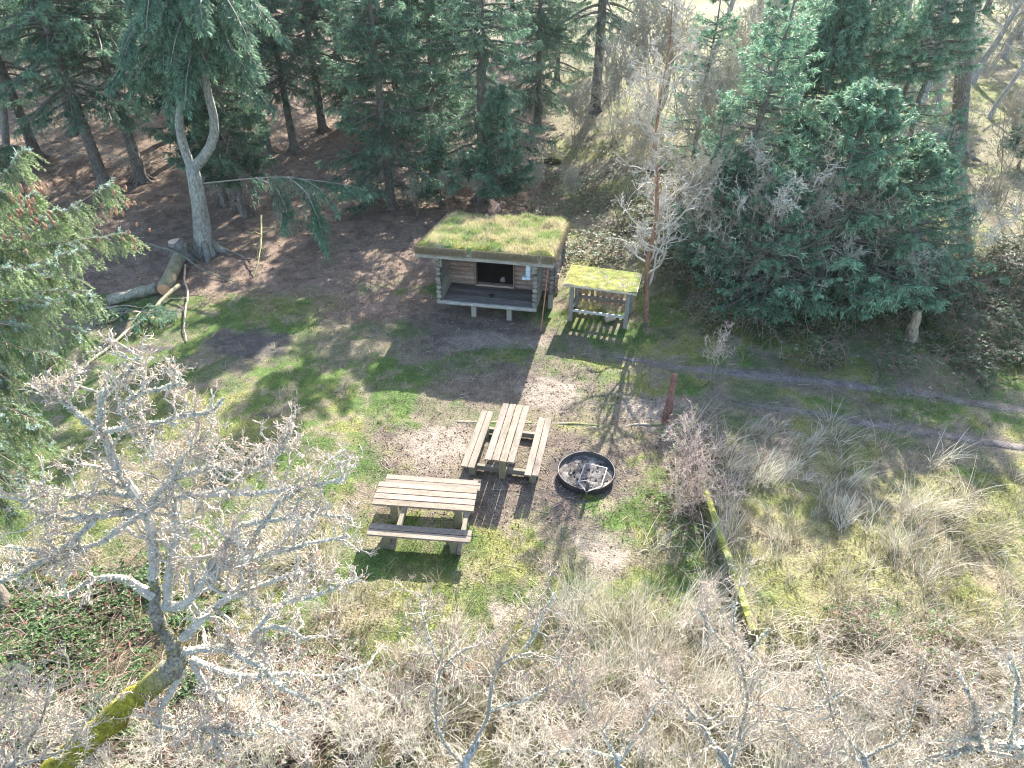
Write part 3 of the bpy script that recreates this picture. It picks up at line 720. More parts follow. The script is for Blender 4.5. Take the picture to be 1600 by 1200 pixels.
for q_, (px, py, s_, lab) in enumerate(((1150, 455, 1.1, 'whitish dead shrub between the slender red trunk and the thicket'), (1255, 492, .7, 'white twiggy dead branches in front of the middle of the thicket'), (1105, 470, .55, 'low white shrub on the path side left of the thicket'), (1320, 430, .7, 'low white shrub among the right boughs of the thicket'), (1200, 420, 1.1, 'white lichened shrub rising behind the left half of the thicket'), (1400, 480, .6, 'low white shrub beside the broken stump'))):
    dup(P2, G(px, py), q_*1.1, s_, lab)
dup(P1, G(1420, 340), 2.7, .8, 'bare brown shrub left of the foot of the thick pale trunk')
dup(P1, G(1515, 372), .7, .55, 'bare brown shrub in front of the foot of the thick pale trunk')
dup(P2, G(1500, 440), 4.7, .8, 'whitish shrub on the bramble bank below the thick pale trunk')
dup(P1, G(1590, 420), 3.7, .8, 'bare shrub on the bramble bank at the right edge')
dup(P1, G(1610, 345), 1.7, .6, 'bare shrub high on the bank at the right edge')
for q, (px, py, lab) in enumerate(((700, 335, 'thin dry stems behind the left half of the turf roof'), (745, 338, 'thin dry stems behind the middle of the turf roof'), (830, 330, 'thin dry stems behind the right half of the turf roof'), (650, 345, 'thin dry stems off the back left corner of the turf roof'), (900, 330, 'thin dry stems behind the back right corner of the turf roof'))):
    dup(P1, G(px, py)+[0, .4, 0], q*1.3, .42, lab, group='dry stems behind the shelter')
W = 'bare trees in the bright wood'
W0 = 0
W1 = bare_tree('bare_tree', 'grey slim bare trunk left of the thick pale trunk', 'bare tree', G(1393, 262), 7.5, (-1.2, 0), 65, .15, (.27, .26, .23), (.4, .38, .33), (14, 7, 5), .35, .1, twr=.007, group=W)
dup(W1, G(1347, 282), 2., .8, 'mossy bare trunk close behind the right thicket')
dup(W1, G(1210, 30), 2., 1.3, 'bare tree far up the slope above the right thicket')
dup(W1, G(1545, 185), 3., .8, 'thin bare trunk right of the thick pale trunk')
dup(W1, G(1583, 190), 4., 1.25, 'stout leaning bare trunk at the right edge of the wood', tilt=(0, .1))
dup(W1, G(1440, 160), 5., 1.1, 'dark bare trunk behind and left of the thick pale trunk')
dup(W1, G(1465, 175), 1., 1.0, 'bare trunk peeping out just left behind the thick pale trunk')
dup(W1, G(1520, 130), 2.5, 1.2, 'bare trunk behind and right of the thick pale trunk')
for q_, (px, py, s_, lab) in enumerate(((1460, 110, 1.2, 'slim grey trunk far back in the bright wood above the mossy floor'), (1570, 90, 1.3, 'slim grey trunk far back at the right of the bright wood'), (1425, 60, 1.4, 'slim trunk near the top edge left of the thick pale trunk'), (1190, 110, 1.2, 'slim grey trunk on the slope behind the thicket top'))):
    dup(W1, G(px, py), q_*2.1, s_, lab)
dup(W1, G(1010, 90), .5, 1.2, 'bare grey tree near the top edge right of centre')
dup(W1, G(1100, 130), 3.5, 1.2, 'bare grey tree on the sunlit slope above the thicket')
dup(W1, G(20, 260), 3.9, 1.1, 'dead grey trunk in the shade at the left edge')

# ---- pale forked spruce at the left
g = G(325, 396); yy = g[1]
def PW(px, py, dy=0.):   # point on the pixel's ray at world depth yy+dy
    r = ray(px, py); t = (yy+dy)/r[1]; return CAM+r*t
root = thing('forked_tree', 'pale lichened forked trunk standing at the edge of the clearing beside the cut stump', 'tree', tuple(g))
mb = MB(); col = np.array([.235, .235, .20])
tr0 = resample(np.array([g-[0, 0, .3], g+[-.05, 0, .4], PW(313, 330), PW(305, 285), PW(300, 262)]), 12)
tubes(mb, tr0[None], np.linspace(.34, .2, 12)[None]*np.array([1.35, 1.1]+[1]*10), 12, col, jit=.04)
la = resample(np.array([PW(300, 264), PW(288, 235), PW(278, 200), PW(283, 150, .2), PW(275, 90, .3), PW(270, 0, .4), PW(268, -80, .5)]), 14)
lb = resample(np.array([PW(301, 264), PW(318, 248), PW(335, 225), PW(338, 185), PW(325, 155, .2), PW(318, 100, .2), PW(322, 20, .3), PW(322, -90, .4)]), 14)
tubes(mb, np.array([la, lb]), np.array([np.linspace(.15, .04, 14), np.linspace(.17, .04, 14)]), 10, col, jit=.04)
a = np.arange(5)*1.26
fl = np.stack([np.stack([np.cos(a)*u, np.sin(a)*u, 0*a+v], 1) for u, v in ((.2, .55), (.4, .14), (.65, .02), (1., -.08))], 1)+g
tubes(mb, fl, np.tile([.12, .13, .09, .02], (5, 1)), 6, col*.7)
mb.build('trunk', M_bark, root, smooth=True, off=g)
def boughs(root, Pb, off, dens=1., J=10, lat=16, tone=0., llen=.5, size=1., twigname='branches', crown='crown', rb=.03, tipc=(.23, .37, .235), basec=(.046, .108, .064), hang=.55):
    Pb = np.asarray(Pb, float); nb, n, _ = Pb.shape
    mb = MB(); tubes(mb, Pb, np.full((nb, 1), rb)*np.linspace(1, .25, n)[None], 5, np.array([.24, .21, .17]), close=False); mb.build(twigname, M_twig, root, off=off)
    bi = np.repeat(np.arange(nb), lat*2); N = len(bi); tt = .25+.75*rng.random(N)**.8; side = np.tile([1., -1.], N//2)
    ft = tt*(n-1); i = np.minimum(ft.astype(int), n-2); fr = (ft-i)[:, None]
    p = Pb[bi, i]*(1-fr)+Pb[bi, i+1]*fr; T = nrm(Pb[bi, i+1]-Pb[bi, i]); S = nrm(np.cross(T, np.array([0, 0, 1.])))*side[:, None]
    ll = llen*(1.2-tt)*rng.uniform(.6, 1.2, N)
    n2 = 5; t2 = np.linspace(0, 1, n2); dl = nrm(T*.7+S*rng.uniform(.5, 1.1, N)[:, None])
    Lp = p[:, None]+dl[:, None]*(ll[:, None]*t2)[..., None]+np.array([0, 0, -1.])*(ll[:, None]*hang*t2**1.6*rng.uniform(.4, 1.5, N)[:, None])[..., None]
    li = np.repeat(np.arange(N), J); s = rng.random(len(li)); fs = s*(n2-1); i = np.minimum(fs.astype(int), n2-2); fr = (fs-i)[:, None]
    q = Lp[li, i]*(1-fr)+Lp[li, i+1]*fr; Tl = nrm(Lp[li, i+1]-Lp[li, i]); Q = len(q)
    dd = nrm(Tl*.8+rng.normal(size=(Q, 3))*.5+np.array([0, 0, -.3]))
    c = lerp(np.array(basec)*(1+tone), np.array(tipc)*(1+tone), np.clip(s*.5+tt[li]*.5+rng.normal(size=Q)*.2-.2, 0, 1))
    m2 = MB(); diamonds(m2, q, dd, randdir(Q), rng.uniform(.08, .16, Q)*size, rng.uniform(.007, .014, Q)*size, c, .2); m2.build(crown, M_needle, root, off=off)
# low bough to the right and the crown overhead
lowb = [resample(np.array([PW(305, 288), PW(350, 283), PW(400, 278, -.2), PW(450, 275, -.5), PW(490, 282, -.7), PW(530, 330, -.8)]), 12), resample(np.array([PW(400, 278, -.2), PW(430, 290, -.6), PW(450, 330, -.8), PW(440, 360, -1.)]), 12),
        resample(np.array([PW(450, 276, -.5), PW(480, 300, -1.), PW(500, 350, -1.2), PW(510, 390, -1.2)]), 12), resample(np.array([PW(420, 277), PW(480, 280, .2), PW(550, 290, .4), PW(575, 300, .5)]), 12)]
boughs(root, lowb, g, lat=30, J=22, size=1.2, llen=.65, twigname='low_bough', crown='low_foliage', hang=1.1)
cb = []
for q in range(84):
    src = (la, lb)[q % 2]; k = rng.integers(7, 14); p = src[min(k, 13)]; a = rng.uniform(0, 6.3); L = rng.uniform(1.2, 2.6)
    t = np.linspace(0, 1, 12)[:, None]
    cb.append(p+np.array([[cos(a), sin(a), 0]])*L*t+np.array([[0, 0, 1.]])*(.25*L*t-.75*L*t**2))
boughs(root, cb, g, lat=18, J=20, llen=.75, size=1.35)

# ------------------------------------------------------------------ NEAR SPRUCE at the left edge
base = np.array([-8.6, 7.2, 0.]); base[2] = float(terr(base[0], base[1]))
root = thing('spruce_tree', 'big sunlit spruce with orange brown cones leaning in at the left edge', 'spruce', tuple(base))
mb = MB(); top = np.array([-8.3, 7.1, 9.6]); trk = resample(np.array([base-[0, 0, .3], base*.5+top*.5, top]), 12)
tubes(mb, trk[None], np.linspace(.24, .04, 12)[None], 10, np.array([.2, .17, .14]), jit=.05); mb.build('trunk', M_bark, root, smooth=True, off=base)
def near_boughs(targets, lat, J, llen, bright, hang):
    Pb = []
    for (px, py, d, rise) in targets:
        px -= 14+26*sst(380, 640, py)
        tip = P(px, py, d); z0 = np.clip(tip[2]-rise, 1.5, 9.3); s = base+(top-base)*(z0/9.6)
        mid = s*.45+tip*.55; mid[2] = s[2]*.5+tip[2]*.5-rise*.25; Pb.append(resample(np.array([s, mid, tip*.85+s*.15-[0, 0, rise*.12], tip]), 12))
    return np.array(Pb)
T_near = [(45, 238, 7.4, 1.6), (182, 288, 7.5, 1.2), (128, 392, 7.0, .8), (95, 330, 7.6, .9), (10, 300, 7.2, 1.3), (205, 365, 7.8, .3), (165, 455, 7.2, .2), (60, 420, 6.9, .5), (155, 520, 7.4, -.3), (120, 560, 7.6, -.4), (15, 420, 6.6, .5), (60, 510, 6.8, .2), (100, 470, 6.9, .3), (0, 560, 6.7, 0), (70, 600, 7.6, -.5), (100, 660, 8.2, -.6), (90, 740, 8.6, -.7), (75, 775, 8.8, -.9), (50, 800, 8.8, -.9), (110, 700, 8.4, -.7), (40, 690, 8.0, -.6), (20, 770, 8.6, -.7), (-40, 640, 7., -.3), (-60, 500, 6.8, 0), (-60, 380, 7.4, .5), (70, 300, 8.4, .8), (150, 340, 8.6, .4), (35, 640, 7.2, -.4), (-30, 330, 7.9, .8), (130, 430, 8., .2)]
Pb = near_boughs(T_near, 0, 0, 0, 0, 0)
mb = MB(); tubes(mb, Pb, np.full((len(Pb), 1), .022)*np.linspace(1, .2, 12)[None], 6, np.array([.24, .19, .15]), close=False)
def along(Pl, idx, t):
    n = Pl.shape[1]; ft = t*(n-1); i = np.minimum(ft.astype(int), n-2); fr = (ft-i)[:, None]
    return Pl[idx, i]*(1-fr)+Pl[idx, i+1]*fr, nrm(Pl[idx, i+1]-Pl[idx, i])
nb = len(Pb); bi = np.repeat(np.arange(nb), 34); N = len(bi); tt = .15+.85*rng.random(N)**.7; side = np.where(rng.random(N) < .5, 1., -1.)
p, T = along(Pb, bi, tt); S = nrm(np.cross(T, np.array([0, 0, 1.])))*side[:, None]
ll = .52*(1.2-tt)*rng.uniform(.6, 1.2, N); t2 = np.linspace(0, 1, 7)
dl = nrm(T*.8+S*rng.uniform(.4, 1., N)[:, None]+np.array([0, 0, .12]))
Lp = p[:, None]+dl[:, None]*(ll[:, None]*t2)[..., None]+np.array([0, 0, -1.])*(ll[:, None]*.45*t2**1.8)[..., None]
tubes(mb, Lp, np.tile(np.linspace(.007, .003, 7), (N, 1)), 4, np.array([.25, .2, .15]), close=False)
# hanging tertiary twigs
ti = np.repeat(np.arange(N), 7); t3 = .15+.85*rng.random(len(ti)); p3, T3 = along(Lp, ti, t3); K = len(ti); l3 = rng.uniform(.08, .28, K)
d3 = nrm(T3*.5+rng.normal(size=(K, 3))*.35+np.array([0, 0, -.75])); tq = np.linspace(0, 1, 5)
L3 = p3[:, None]+d3[:, None]*(l3[:, None]*tq)[..., None]+np.array([0, 0, -1.])*(l3[:, None]*.35*tq**2)[..., None]
tubes(mb, L3, np.tile(np.linspace(.004, .002, 5), (K, 1)), 3, np.array([.25, .2, .15]), close=False)
mb.build('branches', M_twig, root, off=base)
# shoots: needles as thin blades round each twig
def shoots(mb, p, d, L, rad_, c0, k=16):
    n = len(p); i = np.repeat(np.arange(n), k); s = rng.random(n*k)*.95+.02; a = rng.uniform(0, 6.3, n*k)
    u = nrm(np.cross(d, np.array([.3, .5, .81]))); w = np.cross(d, u)
    q = p[i]+d[i]*(L[i]*s)[:, None]; r = u[i]*np.cos(a)[:, None]+w[i]*np.sin(a)[:, None]
    dd = nrm(r+d[i]*.9); ln = rad_*1.35*rng.uniform(.8, 1.2, n*k)
    diamonds(mb, q, dd, randdir(n*k), ln, .0042, c0[i]*rng.uniform(.75, 1.25, n*k)[:, None])
mbn = MB()
def coat(Pl, step, c_lo, c_hi, rad_, k, tw):
    M = Pl.shape[0]; Lp_ = np.linalg.norm(np.diff(Pl, axis=1), axis=2).sum(1); cnt = np.maximum(1, (Lp_/step).astype(int))
    i = np.repeat(np.arange(M), cnt); t = (np.concatenate([np.arange(c) for c in cnt])+.1)/np.repeat(cnt, cnt)
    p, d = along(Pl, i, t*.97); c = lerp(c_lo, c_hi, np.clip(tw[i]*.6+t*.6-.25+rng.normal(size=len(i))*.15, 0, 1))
    shoots(mbn, p, nrm(d+rng.normal(size=d.shape)*.08), np.full(len(i), step*1.15), rad_, c, k)
hi = np.clip((tt-.2)*1.2, 0, 1)
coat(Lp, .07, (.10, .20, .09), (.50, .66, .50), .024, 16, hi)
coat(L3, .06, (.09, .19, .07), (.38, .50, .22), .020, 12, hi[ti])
# upright shoots near the bough ends
e = rng.choice(N, 900); pe, Te = along(Lp, e, rng.uniform(.5, 1, 900)); de = nrm(Te*.6+rng.normal(size=(900, 3))*.4+np.array([0, 0, .5])); le = rng.uniform(.05, .11, 900)
shoots(mbn, pe, de, le, .024, np.tile([.36, .46, .40], (900, 1)), 24)
mbn.build('crown', M_needle, root, off=base)
# cones
mbc = MB()
def cones(anchor, n, sp):
    for _ in range(n):
        p = anchor+rng.normal(size=3)*sp; L = rng.uniform(.05, .095); q = np.linspace(0, 1, 7); ax = nrm(np.array([rng.normal()*.25, rng.normal()*.25, -1.]))
        Pl = p+ax*L*q[:, None]; R = np.array([.003, .011, .014, .015, .013, .009, .003]); tubes(mbc, Pl[None], R[None], 8, np.array([.34, .18, .11])*rng.uniform(.7, 1.2), jit=.10)
for (px, py, d, n_) in ((45, 300, 7.3, 16), (60, 335, 7.3, 10), (30, 320, 7.2, 8), (195, 320, 7.4, 10), (205, 370, 7.6, 6), (40, 365, 7.2, 5), (175, 310, 7.4, 4)):
    cones(P(px, py, d), n_, .09)
mbc.build('cones', M_cut, root, off=base)

# second near spruce bough, bottom left
base2 = np.array([-7.2, 4.0, float(terr(-7.2, 4.0))])
root = thing('spruce_tree', 'bright yellow green spruce bough reaching in at the lower left edge', 'spruce', tuple(base2))
mb = MB(); tubes(mb, np.array([[base2-[0, 0, .2], base2+[0, 0, 1.5], base2+[0, 0, 3.], base2+[0, 0, 4.8]]]), np.array([[.12, .1, .06, .02]]), 8, np.array([.2, .17, .14])); mb.build('trunk', M_bark, root, smooth=True, off=base2)
Q = []
for (px, py, d) in ((28, 985, 7.2), (35, 1015, 7.3), (10, 960, 7.1), (-30, 1000, 7.2), (0, 1040, 7.4), (-60, 940, 7.)):
    tip = P(px, py, d); s = base2+[0, 0, np.clip(tip[2]-.4, 1, 4.5)]; Q.append(resample(np.array([s, s*.5+tip*.5+[0, 0, .1], tip]), 12))
Q = np.array(Q); mb = MB(); tubes(mb, Q, np.tile(np.linspace(.02, .005, 12), (len(Q), 1)), 5, np.array([.25, .2, .15]), close=False); mb.build('branches', M_twig, root, off=base2)
bi2 = np.repeat(np.arange(len(Q)), 26); p, T = along(Q, bi2, .2+.8*rng.random(len(bi2))); S = nrm(np.cross(T, np.array([0, 0, 1.])))*np.where(rng.random(len(bi2)) < .5, 1, -1)[:, None]
d2 = nrm(T+S*.9); l2 = rng.uniform(.1, .3, len(bi2)); L2 = p[:, None]+d2[:, None]*(l2[:, None]*np.linspace(0, 1, 5))[..., None]
mbn = MB(); coat(L2, .06, (.12, .2, .06), (.30, .38, .14), .022, 16, np.ones(len(bi2))*.7); mbn.build('crown', M_needle, root, off=base2)

# ------------------------------------------------------------------ NEAR LICHEN TREE (left foreground)
def lichen_tree(name, label, cat, trunk, limbs, gen=((7, .38), (7, .42), (6, .45)), seed=5, twcol=(.50, .43, .35), limbcol=(.38, .36, .31), lich=(80, 30, 5), lsize=.03, buds=2, tw=.0034, mosscol=(.30, .28, .03), budc=(.42, .27, .2), up=.22):
    global rng
    keep = rng; rng = np.random.default_rng(seed)
    tp = np.array([[*(P(*q[:3]) if len(q) == 4 else q[0]), q[-1]] for q in trunk]); off = tp[0, :3].copy(); off[2] = float(terr(off[0], off[1]))
    root = thing(name, label, cat, tuple(off))
    tq = resample(tp, 22); tq[1:-1, :3] += rng.normal(size=(20, 3))*.02; mb = MB()
    mossy = mosscol[1] > .2 and mosscol[2] < .1
    tc_ = np.array(mosscol)*rng.uniform(.6, 1.1, (1, 22, 1))
    if mossy: kk = sst(12, 15, np.arange(22)+rng.normal(size=22)*.8)[None, :, None]; tc_ = tc_*(1-kk)+np.array([.25, .24, .20])*kk
    tubes(mb, tq[None, :, :3], tq[None, :, 3], 12, tc_, jit=.13)
    if mossy: ml = MB(); lichen(ml, tq[None, :, :3], tq[None, :, 3], 2600, .035, np.array([(.30, .28, .03), (.22, .22, .04), (.36, .33, .05), (.3, .3, .22)])); ml.build('moss', M_moss, root, off=off)
    mb.build('trunk', M_moss if mossy else M_bark, root, smooth=True, off=off)
    A_ = []; RA = []
    for l in limbs:
        q = resample(np.array([[*P(a, b, c), r] for a, b, c, r in l]), 14)
        q[:, :3] += np.cumsum(rng.normal(size=(14, 3))*.008, 0); A_.append(q[:, :3]); RA.append(q[:, 3])
    A_ = np.array(A_); RA = np.array(RA); mb = MB()
    tubes(mb, A_, RA*(1. if mossy else .72), 7, np.array(limbcol), jit=.1)
    Lm = np.linalg.norm(np.diff(A_, axis=1), axis=2).sum(1)
    b, rb = grow(A_, RA, gen[0][0]*Lm, gen[0][1], (.5, 1.2), up, .55, .13, tmin=.1, lmin=.35); rb = np.maximum(rb, tw*2.2*np.linspace(1.6, .8, 14))
    c, rc = grow(b, rb, gen[1][0]*1., gen[1][1], (.45, 1.1), up*.6, .6, .11, lmin=.16)
    d, rd = grow(c, rc, gen[2][0]*1., gen[2][1], (.4, 1.0), up*.5, .7, .10, lmin=.08)
    tubes(mb, b, np.maximum(rb, tw*2), 5, np.array(twcol)*.85, close=False)
    tubes(mb, c, np.maximum(rc, tw*1.2), 4, np.array(twcol)*rng.uniform(.8, 1.15, (len(c), 1)), close=False)
    tubes(mb, d, np.maximum(rd, tw*.8), 3, np.array(twcol)*rng.uniform(.75, 1.2, (len(d), 1)), close=False)
    mb.build('branches', M_twig, root, off=off)
    m2 = MB(); lichen(m2, A_, RA, lich[0]*9, lsize*1.15, LICH); lichen(m2, b, rb, lich[1], lsize, LICH); lichen(m2, c, rc, lich[2], lsize*.55, LICH); m2.build('lichen', M_lichen, root, off=off)
    if buds:
        m3 = MB(); e = np.repeat(np.concatenate([d[:, -1], d[:, 8], c[:, -1]]), buds, 0); N = len(e)
        diamonds(m3, e+rng.normal(size=e.shape)*.012, randdir(N), randdir(N), rng.uniform(.008, .018, N), rng.uniform(.003, .006, N), np.array(budc)*rng.uniform(.7, 1.35, N)[:, None], .4); m3.build('buds', M_litter, root, off=off)
    rng = keep
    return root
q0 = G(45, 1235)
trunk = [(q0-[0, 0, .2], .20), (100, 1190, 9.1, .17), (190, 1105, 8.6, .15), (245, 1065, 8.35, .14), (288, 1042, 8.2, .145), (270, 1005, 8.0, .075), (240, 955, 7.9, .07), (240, 900, 7.7, .06)]
limbs = [
 [(240, 905, 7.7, .06), (240, 860, 7.6, .055), (225, 800, 7.4, .05), (205, 770, 7.3, .05), (184, 745, 7.2, .045), (161, 700, 7.0, .04), (154, 670, 6.9, .035)],
 [(154, 672, 6.9, .03), (161, 617, 6.8, .024), (184, 591, 6.7, .018), (215, 562, 6.6, .008)],
 [(154, 672, 6.9, .03), (127, 651, 6.8, .022), (90, 621, 6.7, .014), (75, 600, 6.6, .006)],
 [(154, 675, 6.9, .028), (202, 666, 6.8, .024), (262, 659, 6.7, .02), (300, 646, 6.7, .014), (337, 644, 6.7, .01), (349, 621, 6.6, .005)],
 [(202, 666, 6.8, .02), (185, 640, 6.7, .018), (214, 610, 6.6, .013), (289, 588, 6.5, .006)],
 [(255, 945, 7.9, .055), (296, 949, 7.8, .05), (315, 915, 7.6, .045), (337, 892, 7.5, .05), (375, 877, 7.4, .035), (469, 847, 7.3, .02), (548, 830, 7.2, .007)],
 [(281, 1018, 8.1, .05), (352, 1016, 7.9, .04), (394, 994, 7.8, .03), (431, 977, 7.7, .018), (480, 1000, 7.7, .008)],
 [(225, 800, 7.4, .05), (262, 780, 7.3, .04), (319, 772, 7.2, .032), (394, 767, 7.1, .026), (461, 756, 7.1, .018), (536, 741, 7.0, .007)],
 [(225, 805, 7.4, .05), (190, 800, 7.3, .04), (150, 809, 7.2, .03), (90, 812, 7.1, .02), (20, 780, 7.0, .008)],
 [(238, 930, 7.8, .06), (212, 915, 7.7, .045), (187, 900, 7.6, .03), (142, 907, 7.5, .02), (105, 930, 7.4, .008)],
 [(285, 1000, 8.0, .05), (322, 960, 7.8, .04), (356, 937, 7.7, .035), (397, 922, 7.6, .028), (450, 900, 7.5, .018), (500, 895, 7.5, .008)],
 [(315, 915, 7.6, .04), (345, 860, 7.4, .035), (375, 825, 7.2, .028), (442, 814, 7.1, .02), (499, 806, 7., .012), (545, 812, 7., .006)],
 [(262, 950, 7.9, .055), (268, 880, 7.6, .045), (285, 830, 7.4, .035), (270, 770, 7.2, .025), (285, 720, 7.1, .016), (320, 690, 7., .007)],
 [(225, 800, 7.4, .04), (265, 745, 7.2, .03), (330, 730, 7.1, .024), (400, 740, 7., .016), (440, 700, 6.9, .007)],
 [(150, 809, 7.2, .03), (110, 850, 7.2, .024), (60, 880, 7.2, .016), (0, 905, 7.1, .008)],
 [(205, 775, 7.3, .03), (160, 765, 7.2, .024), (110, 775, 7.1, .016), (60, 750, 7., .008)],
 [(225, 800, 7.4, .03), (180, 840, 7.3, .024), (100, 860, 7.2, .016), (20, 850, 7.1, .008)],
 [(337, 892, 7.5, .035), (395, 850, 7.3, .026), (440, 780, 7.1, .018), (480, 760, 7., .009)],
 [(300, 1030, 8.2, .04), (370, 1060, 8.2, .03), (440, 1050, 8.1, .022), (520, 1060, 8., .014), (580, 1040, 8., .006)],
 [(300, 1030, 8.2, .04), (340, 1090, 8.3, .03), (400, 1120, 8.3, .02), (470, 1150, 8.3, .008)],
 [(394, 994, 7.8, .03), (440, 940, 7.6, .02), (500, 930, 7.6, .014), (560, 900, 7.6, .006)],
 [(352, 1016, 7.9, .03), (400, 1040, 7.8, .024), (440, 1080, 7.8, .018), (500, 1110, 7.8, .008)],
 [(288, 1042, 8.2, .04), (240, 1130, 8.3, .03), (350, 1135, 8.2, .03), (400, 1140, 8.2, .012)],
]
lichen_tree('lichen_tree', 'gnarled bare tree crusted with white lichen on a mossy yellow trunk at the lower left', 'tree', trunk, limbs, gen=((9., .33), (6., .46), (4.2, .46)), buds=1)

# smaller lichened saplings along the bottom edge
def gp(px, py): g = G(px, py); return (g-[0, 0, .2], .05)
lichen_tree('lichen_sapling', 'slim grey sapling with a forked lichened stem at the bottom centre', 'sapling', [gp(715, 1290), (722, 1200, 7.4, .035), (747, 1156, 7.2, .03)],
 [[(722, 1195, 7.4, .028), (762, 1119, 7., .026), (764, 1062, 6.9, .022), (777, 1032, 6.8, .018), (822, 1014, 6.7, .012), (864, 1017, 6.7, .008), (875, 1032, 6.7, .005)],
  [(721, 1190, 7.4, .026), (695, 1156, 7.3, .024), (684, 1119, 7.1, .018), (691, 1040, 7., .014), (755, 995, 6.9, .006)],
  [(822, 1014, 6.7, .01), (840, 980, 6.6, .007), (870, 930, 6.5, .004)], [(691, 1050, 7., .012), (672, 990, 6.9, .008), (660, 930, 6.8, .004)], [(762, 1110, 7., .012), (820, 1090, 6.9, .009), (885, 1060, 6.9, .005)]],
 gen=((10, .5), (6, .45), (4.5, .45)), seed=6, lich=(40, 8, 1), lsize=.022, buds=1, mosscol=(.3, .3, .28), limbcol=(.25, .22, .18), twcol=(.38, .32, .25), tw=.0024)
lichen_tree('lichen_sapling', 'low sapling with purplish twigs left of the mossy wall end at the bottom', 'sapling', [gp(1165, 1300), (1139, 1215, 7.4, .035), (1120, 1170, 7.2, .03)],
 [[(1135, 1200, 7.3, .03), (1097, 1132, 7., .024), (1060, 1090, 6.9, .014), (1010, 1060, 6.8, .006)], [(1139, 1210, 7.3, .026), (1175, 1100, 7., .02), (1160, 1030, 6.8, .016), (1147, 980, 6.7, .012), (1150, 940, 6.6, .006)],
  [(1160, 1030, 6.8, .014), (1120, 1000, 6.7, .01), (1095, 960, 6.6, .005)], [(1175, 1100, 7., .016), (1260, 1110, 6.9, .012), (1320, 1080, 6.8, .006)], [(1160, 1040, 6.8, .012), (1200, 990, 6.7, .005)]],
 gen=((10, .5), (6, .45), (4.5, .45)), seed=8, lich=(45, 8, 1), lsize=.024, buds=1, mosscol=(.3, .3, .28), limbcol=(.25, .22, .18), twcol=(.45, .38, .29), tw=.0024, budc=(.50, .36, .31))
lichen_tree('lichen_sapling', 'thickly lichened pale limb crossing the bottom right corner', 'sapling', [gp(1720, 1290), (1660, 1185, 7.2, .07), (1600, 1165, 7., .06)],
 [[(1620, 1168, 7., .055), (1560, 1163, 6.9, .05), (1525, 1166, 6.9, .042), (1487, 1177, 6.9, .03), (1430, 1190, 6.9, .012)], [(1530, 1165, 6.9, .03), (1525, 1125, 6.8, .022), (1515, 1095, 6.7, .012), (1500, 1050, 6.6, .005)],
  [(1530, 1150, 6.9, .02), (1490, 1142, 6.8, .012), (1460, 1145, 6.8, .006)], [(1580, 1160, 6.9, .02), (1590, 1080, 6.7, .014), (1580, 1020, 6.6, .006)], [(1525, 1130, 6.8, .014), (1560, 1115, 6.7, .008)]],
 gen=((11, .5), (6, .45), (4.5, .45)), seed=9, lich=(60, 10, 2), lsize=.030, buds=1, mosscol=(.3, .3, .28), limbcol=(.25, .22, .18), twcol=(.45, .38, .29), tw=.0024, budc=(.50, .36, .31))
lichen_tree('lichen_sapling', 'tangled leafless sapling at the bottom between the mossy wall and the corner limb', 'sapling', [gp(1370, 1310), (1360, 1215, 7.3, .035), (1350, 1180, 7.2, .03)],
 [[(1355, 1190, 7.2, .024), (1300, 1130, 7., .018), (1285, 1060, 6.8, .012), (1275, 1020, 6.7, .005)], [(1352, 1185, 7.2, .022), (1420, 1140, 7., .016), (1440, 1070, 6.9, .01), (1450, 1020, 6.8, .005)], [(1352, 1185, 7.2, .02), (1240, 1160, 7., .014), (1210, 1120, 6.9, .006)], [(1420, 1140, 7., .012), (1400, 1080, 6.9, .008), (1350, 1060, 6.8, .004)]],
 gen=((11, .5), (6, .45), (4.5, .45)), seed=10, lich=(40, 8, 1), lsize=.022, buds=1, mosscol=(.3, .3, .28), limbcol=(.25, .22, .18), twcol=(.45, .38, .29), tw=.0024, budc=(.50, .36, .31))
lichen_tree('lichen_sapling', 'leafless sapling at the bottom right of the slim forked one', 'sapling', [gp(980, 1310), (975, 1215, 7.3, .03), (965, 1180, 7.2, .026)],
 [[(970, 1190, 7.2, .02), (930, 1130, 7., .014), (900, 1080, 6.9, .008), (890, 1040, 6.8, .004)], [(970, 1190, 7.2, .02), (1010, 1120, 7., .014), (1040, 1060, 6.9, .006)], [(968, 1185, 7.2, .016), (900, 1165, 7.1, .012), (830, 1180, 7., .006)]],
 gen=((11, .5), (6, .45), (4.5, .45)), seed=15, lich=(40, 6, 1), lsize=.02, buds=1, mosscol=(.3, .3, .28), twcol=(.42, .35, .27), tw=.0022)
lichen_tree('lichen_sapling', 'budding twiggy sapling in the bottom left corner', 'sapling', [gp(-20, 1300), (10, 1215, 7.3, .04), (20, 1190, 7.2, .03)],
 [[(15, 1200, 7.2, .026), (60, 1130, 7., .018), (80, 1060, 6.8, .01), (70, 1020, 6.7, .004)], [(12, 1205, 7.2, .022), (-10, 1120, 7., .016), (20, 1060, 6.8, .006)], [(15, 1200, 7.2, .02), (100, 1170, 7., .012), (150, 1110, 6.9, .006)]],
 gen=((11, .5), (6, .45), (4.5, .45)), seed=16, lich=(10, 6, 1), lsize=.022, buds=1, mosscol=(.3, .3, .28), limbcol=(.25, .22, .18), twcol=(.45, .38, .29), tw=.0026, budc=(.50, .36, .31))

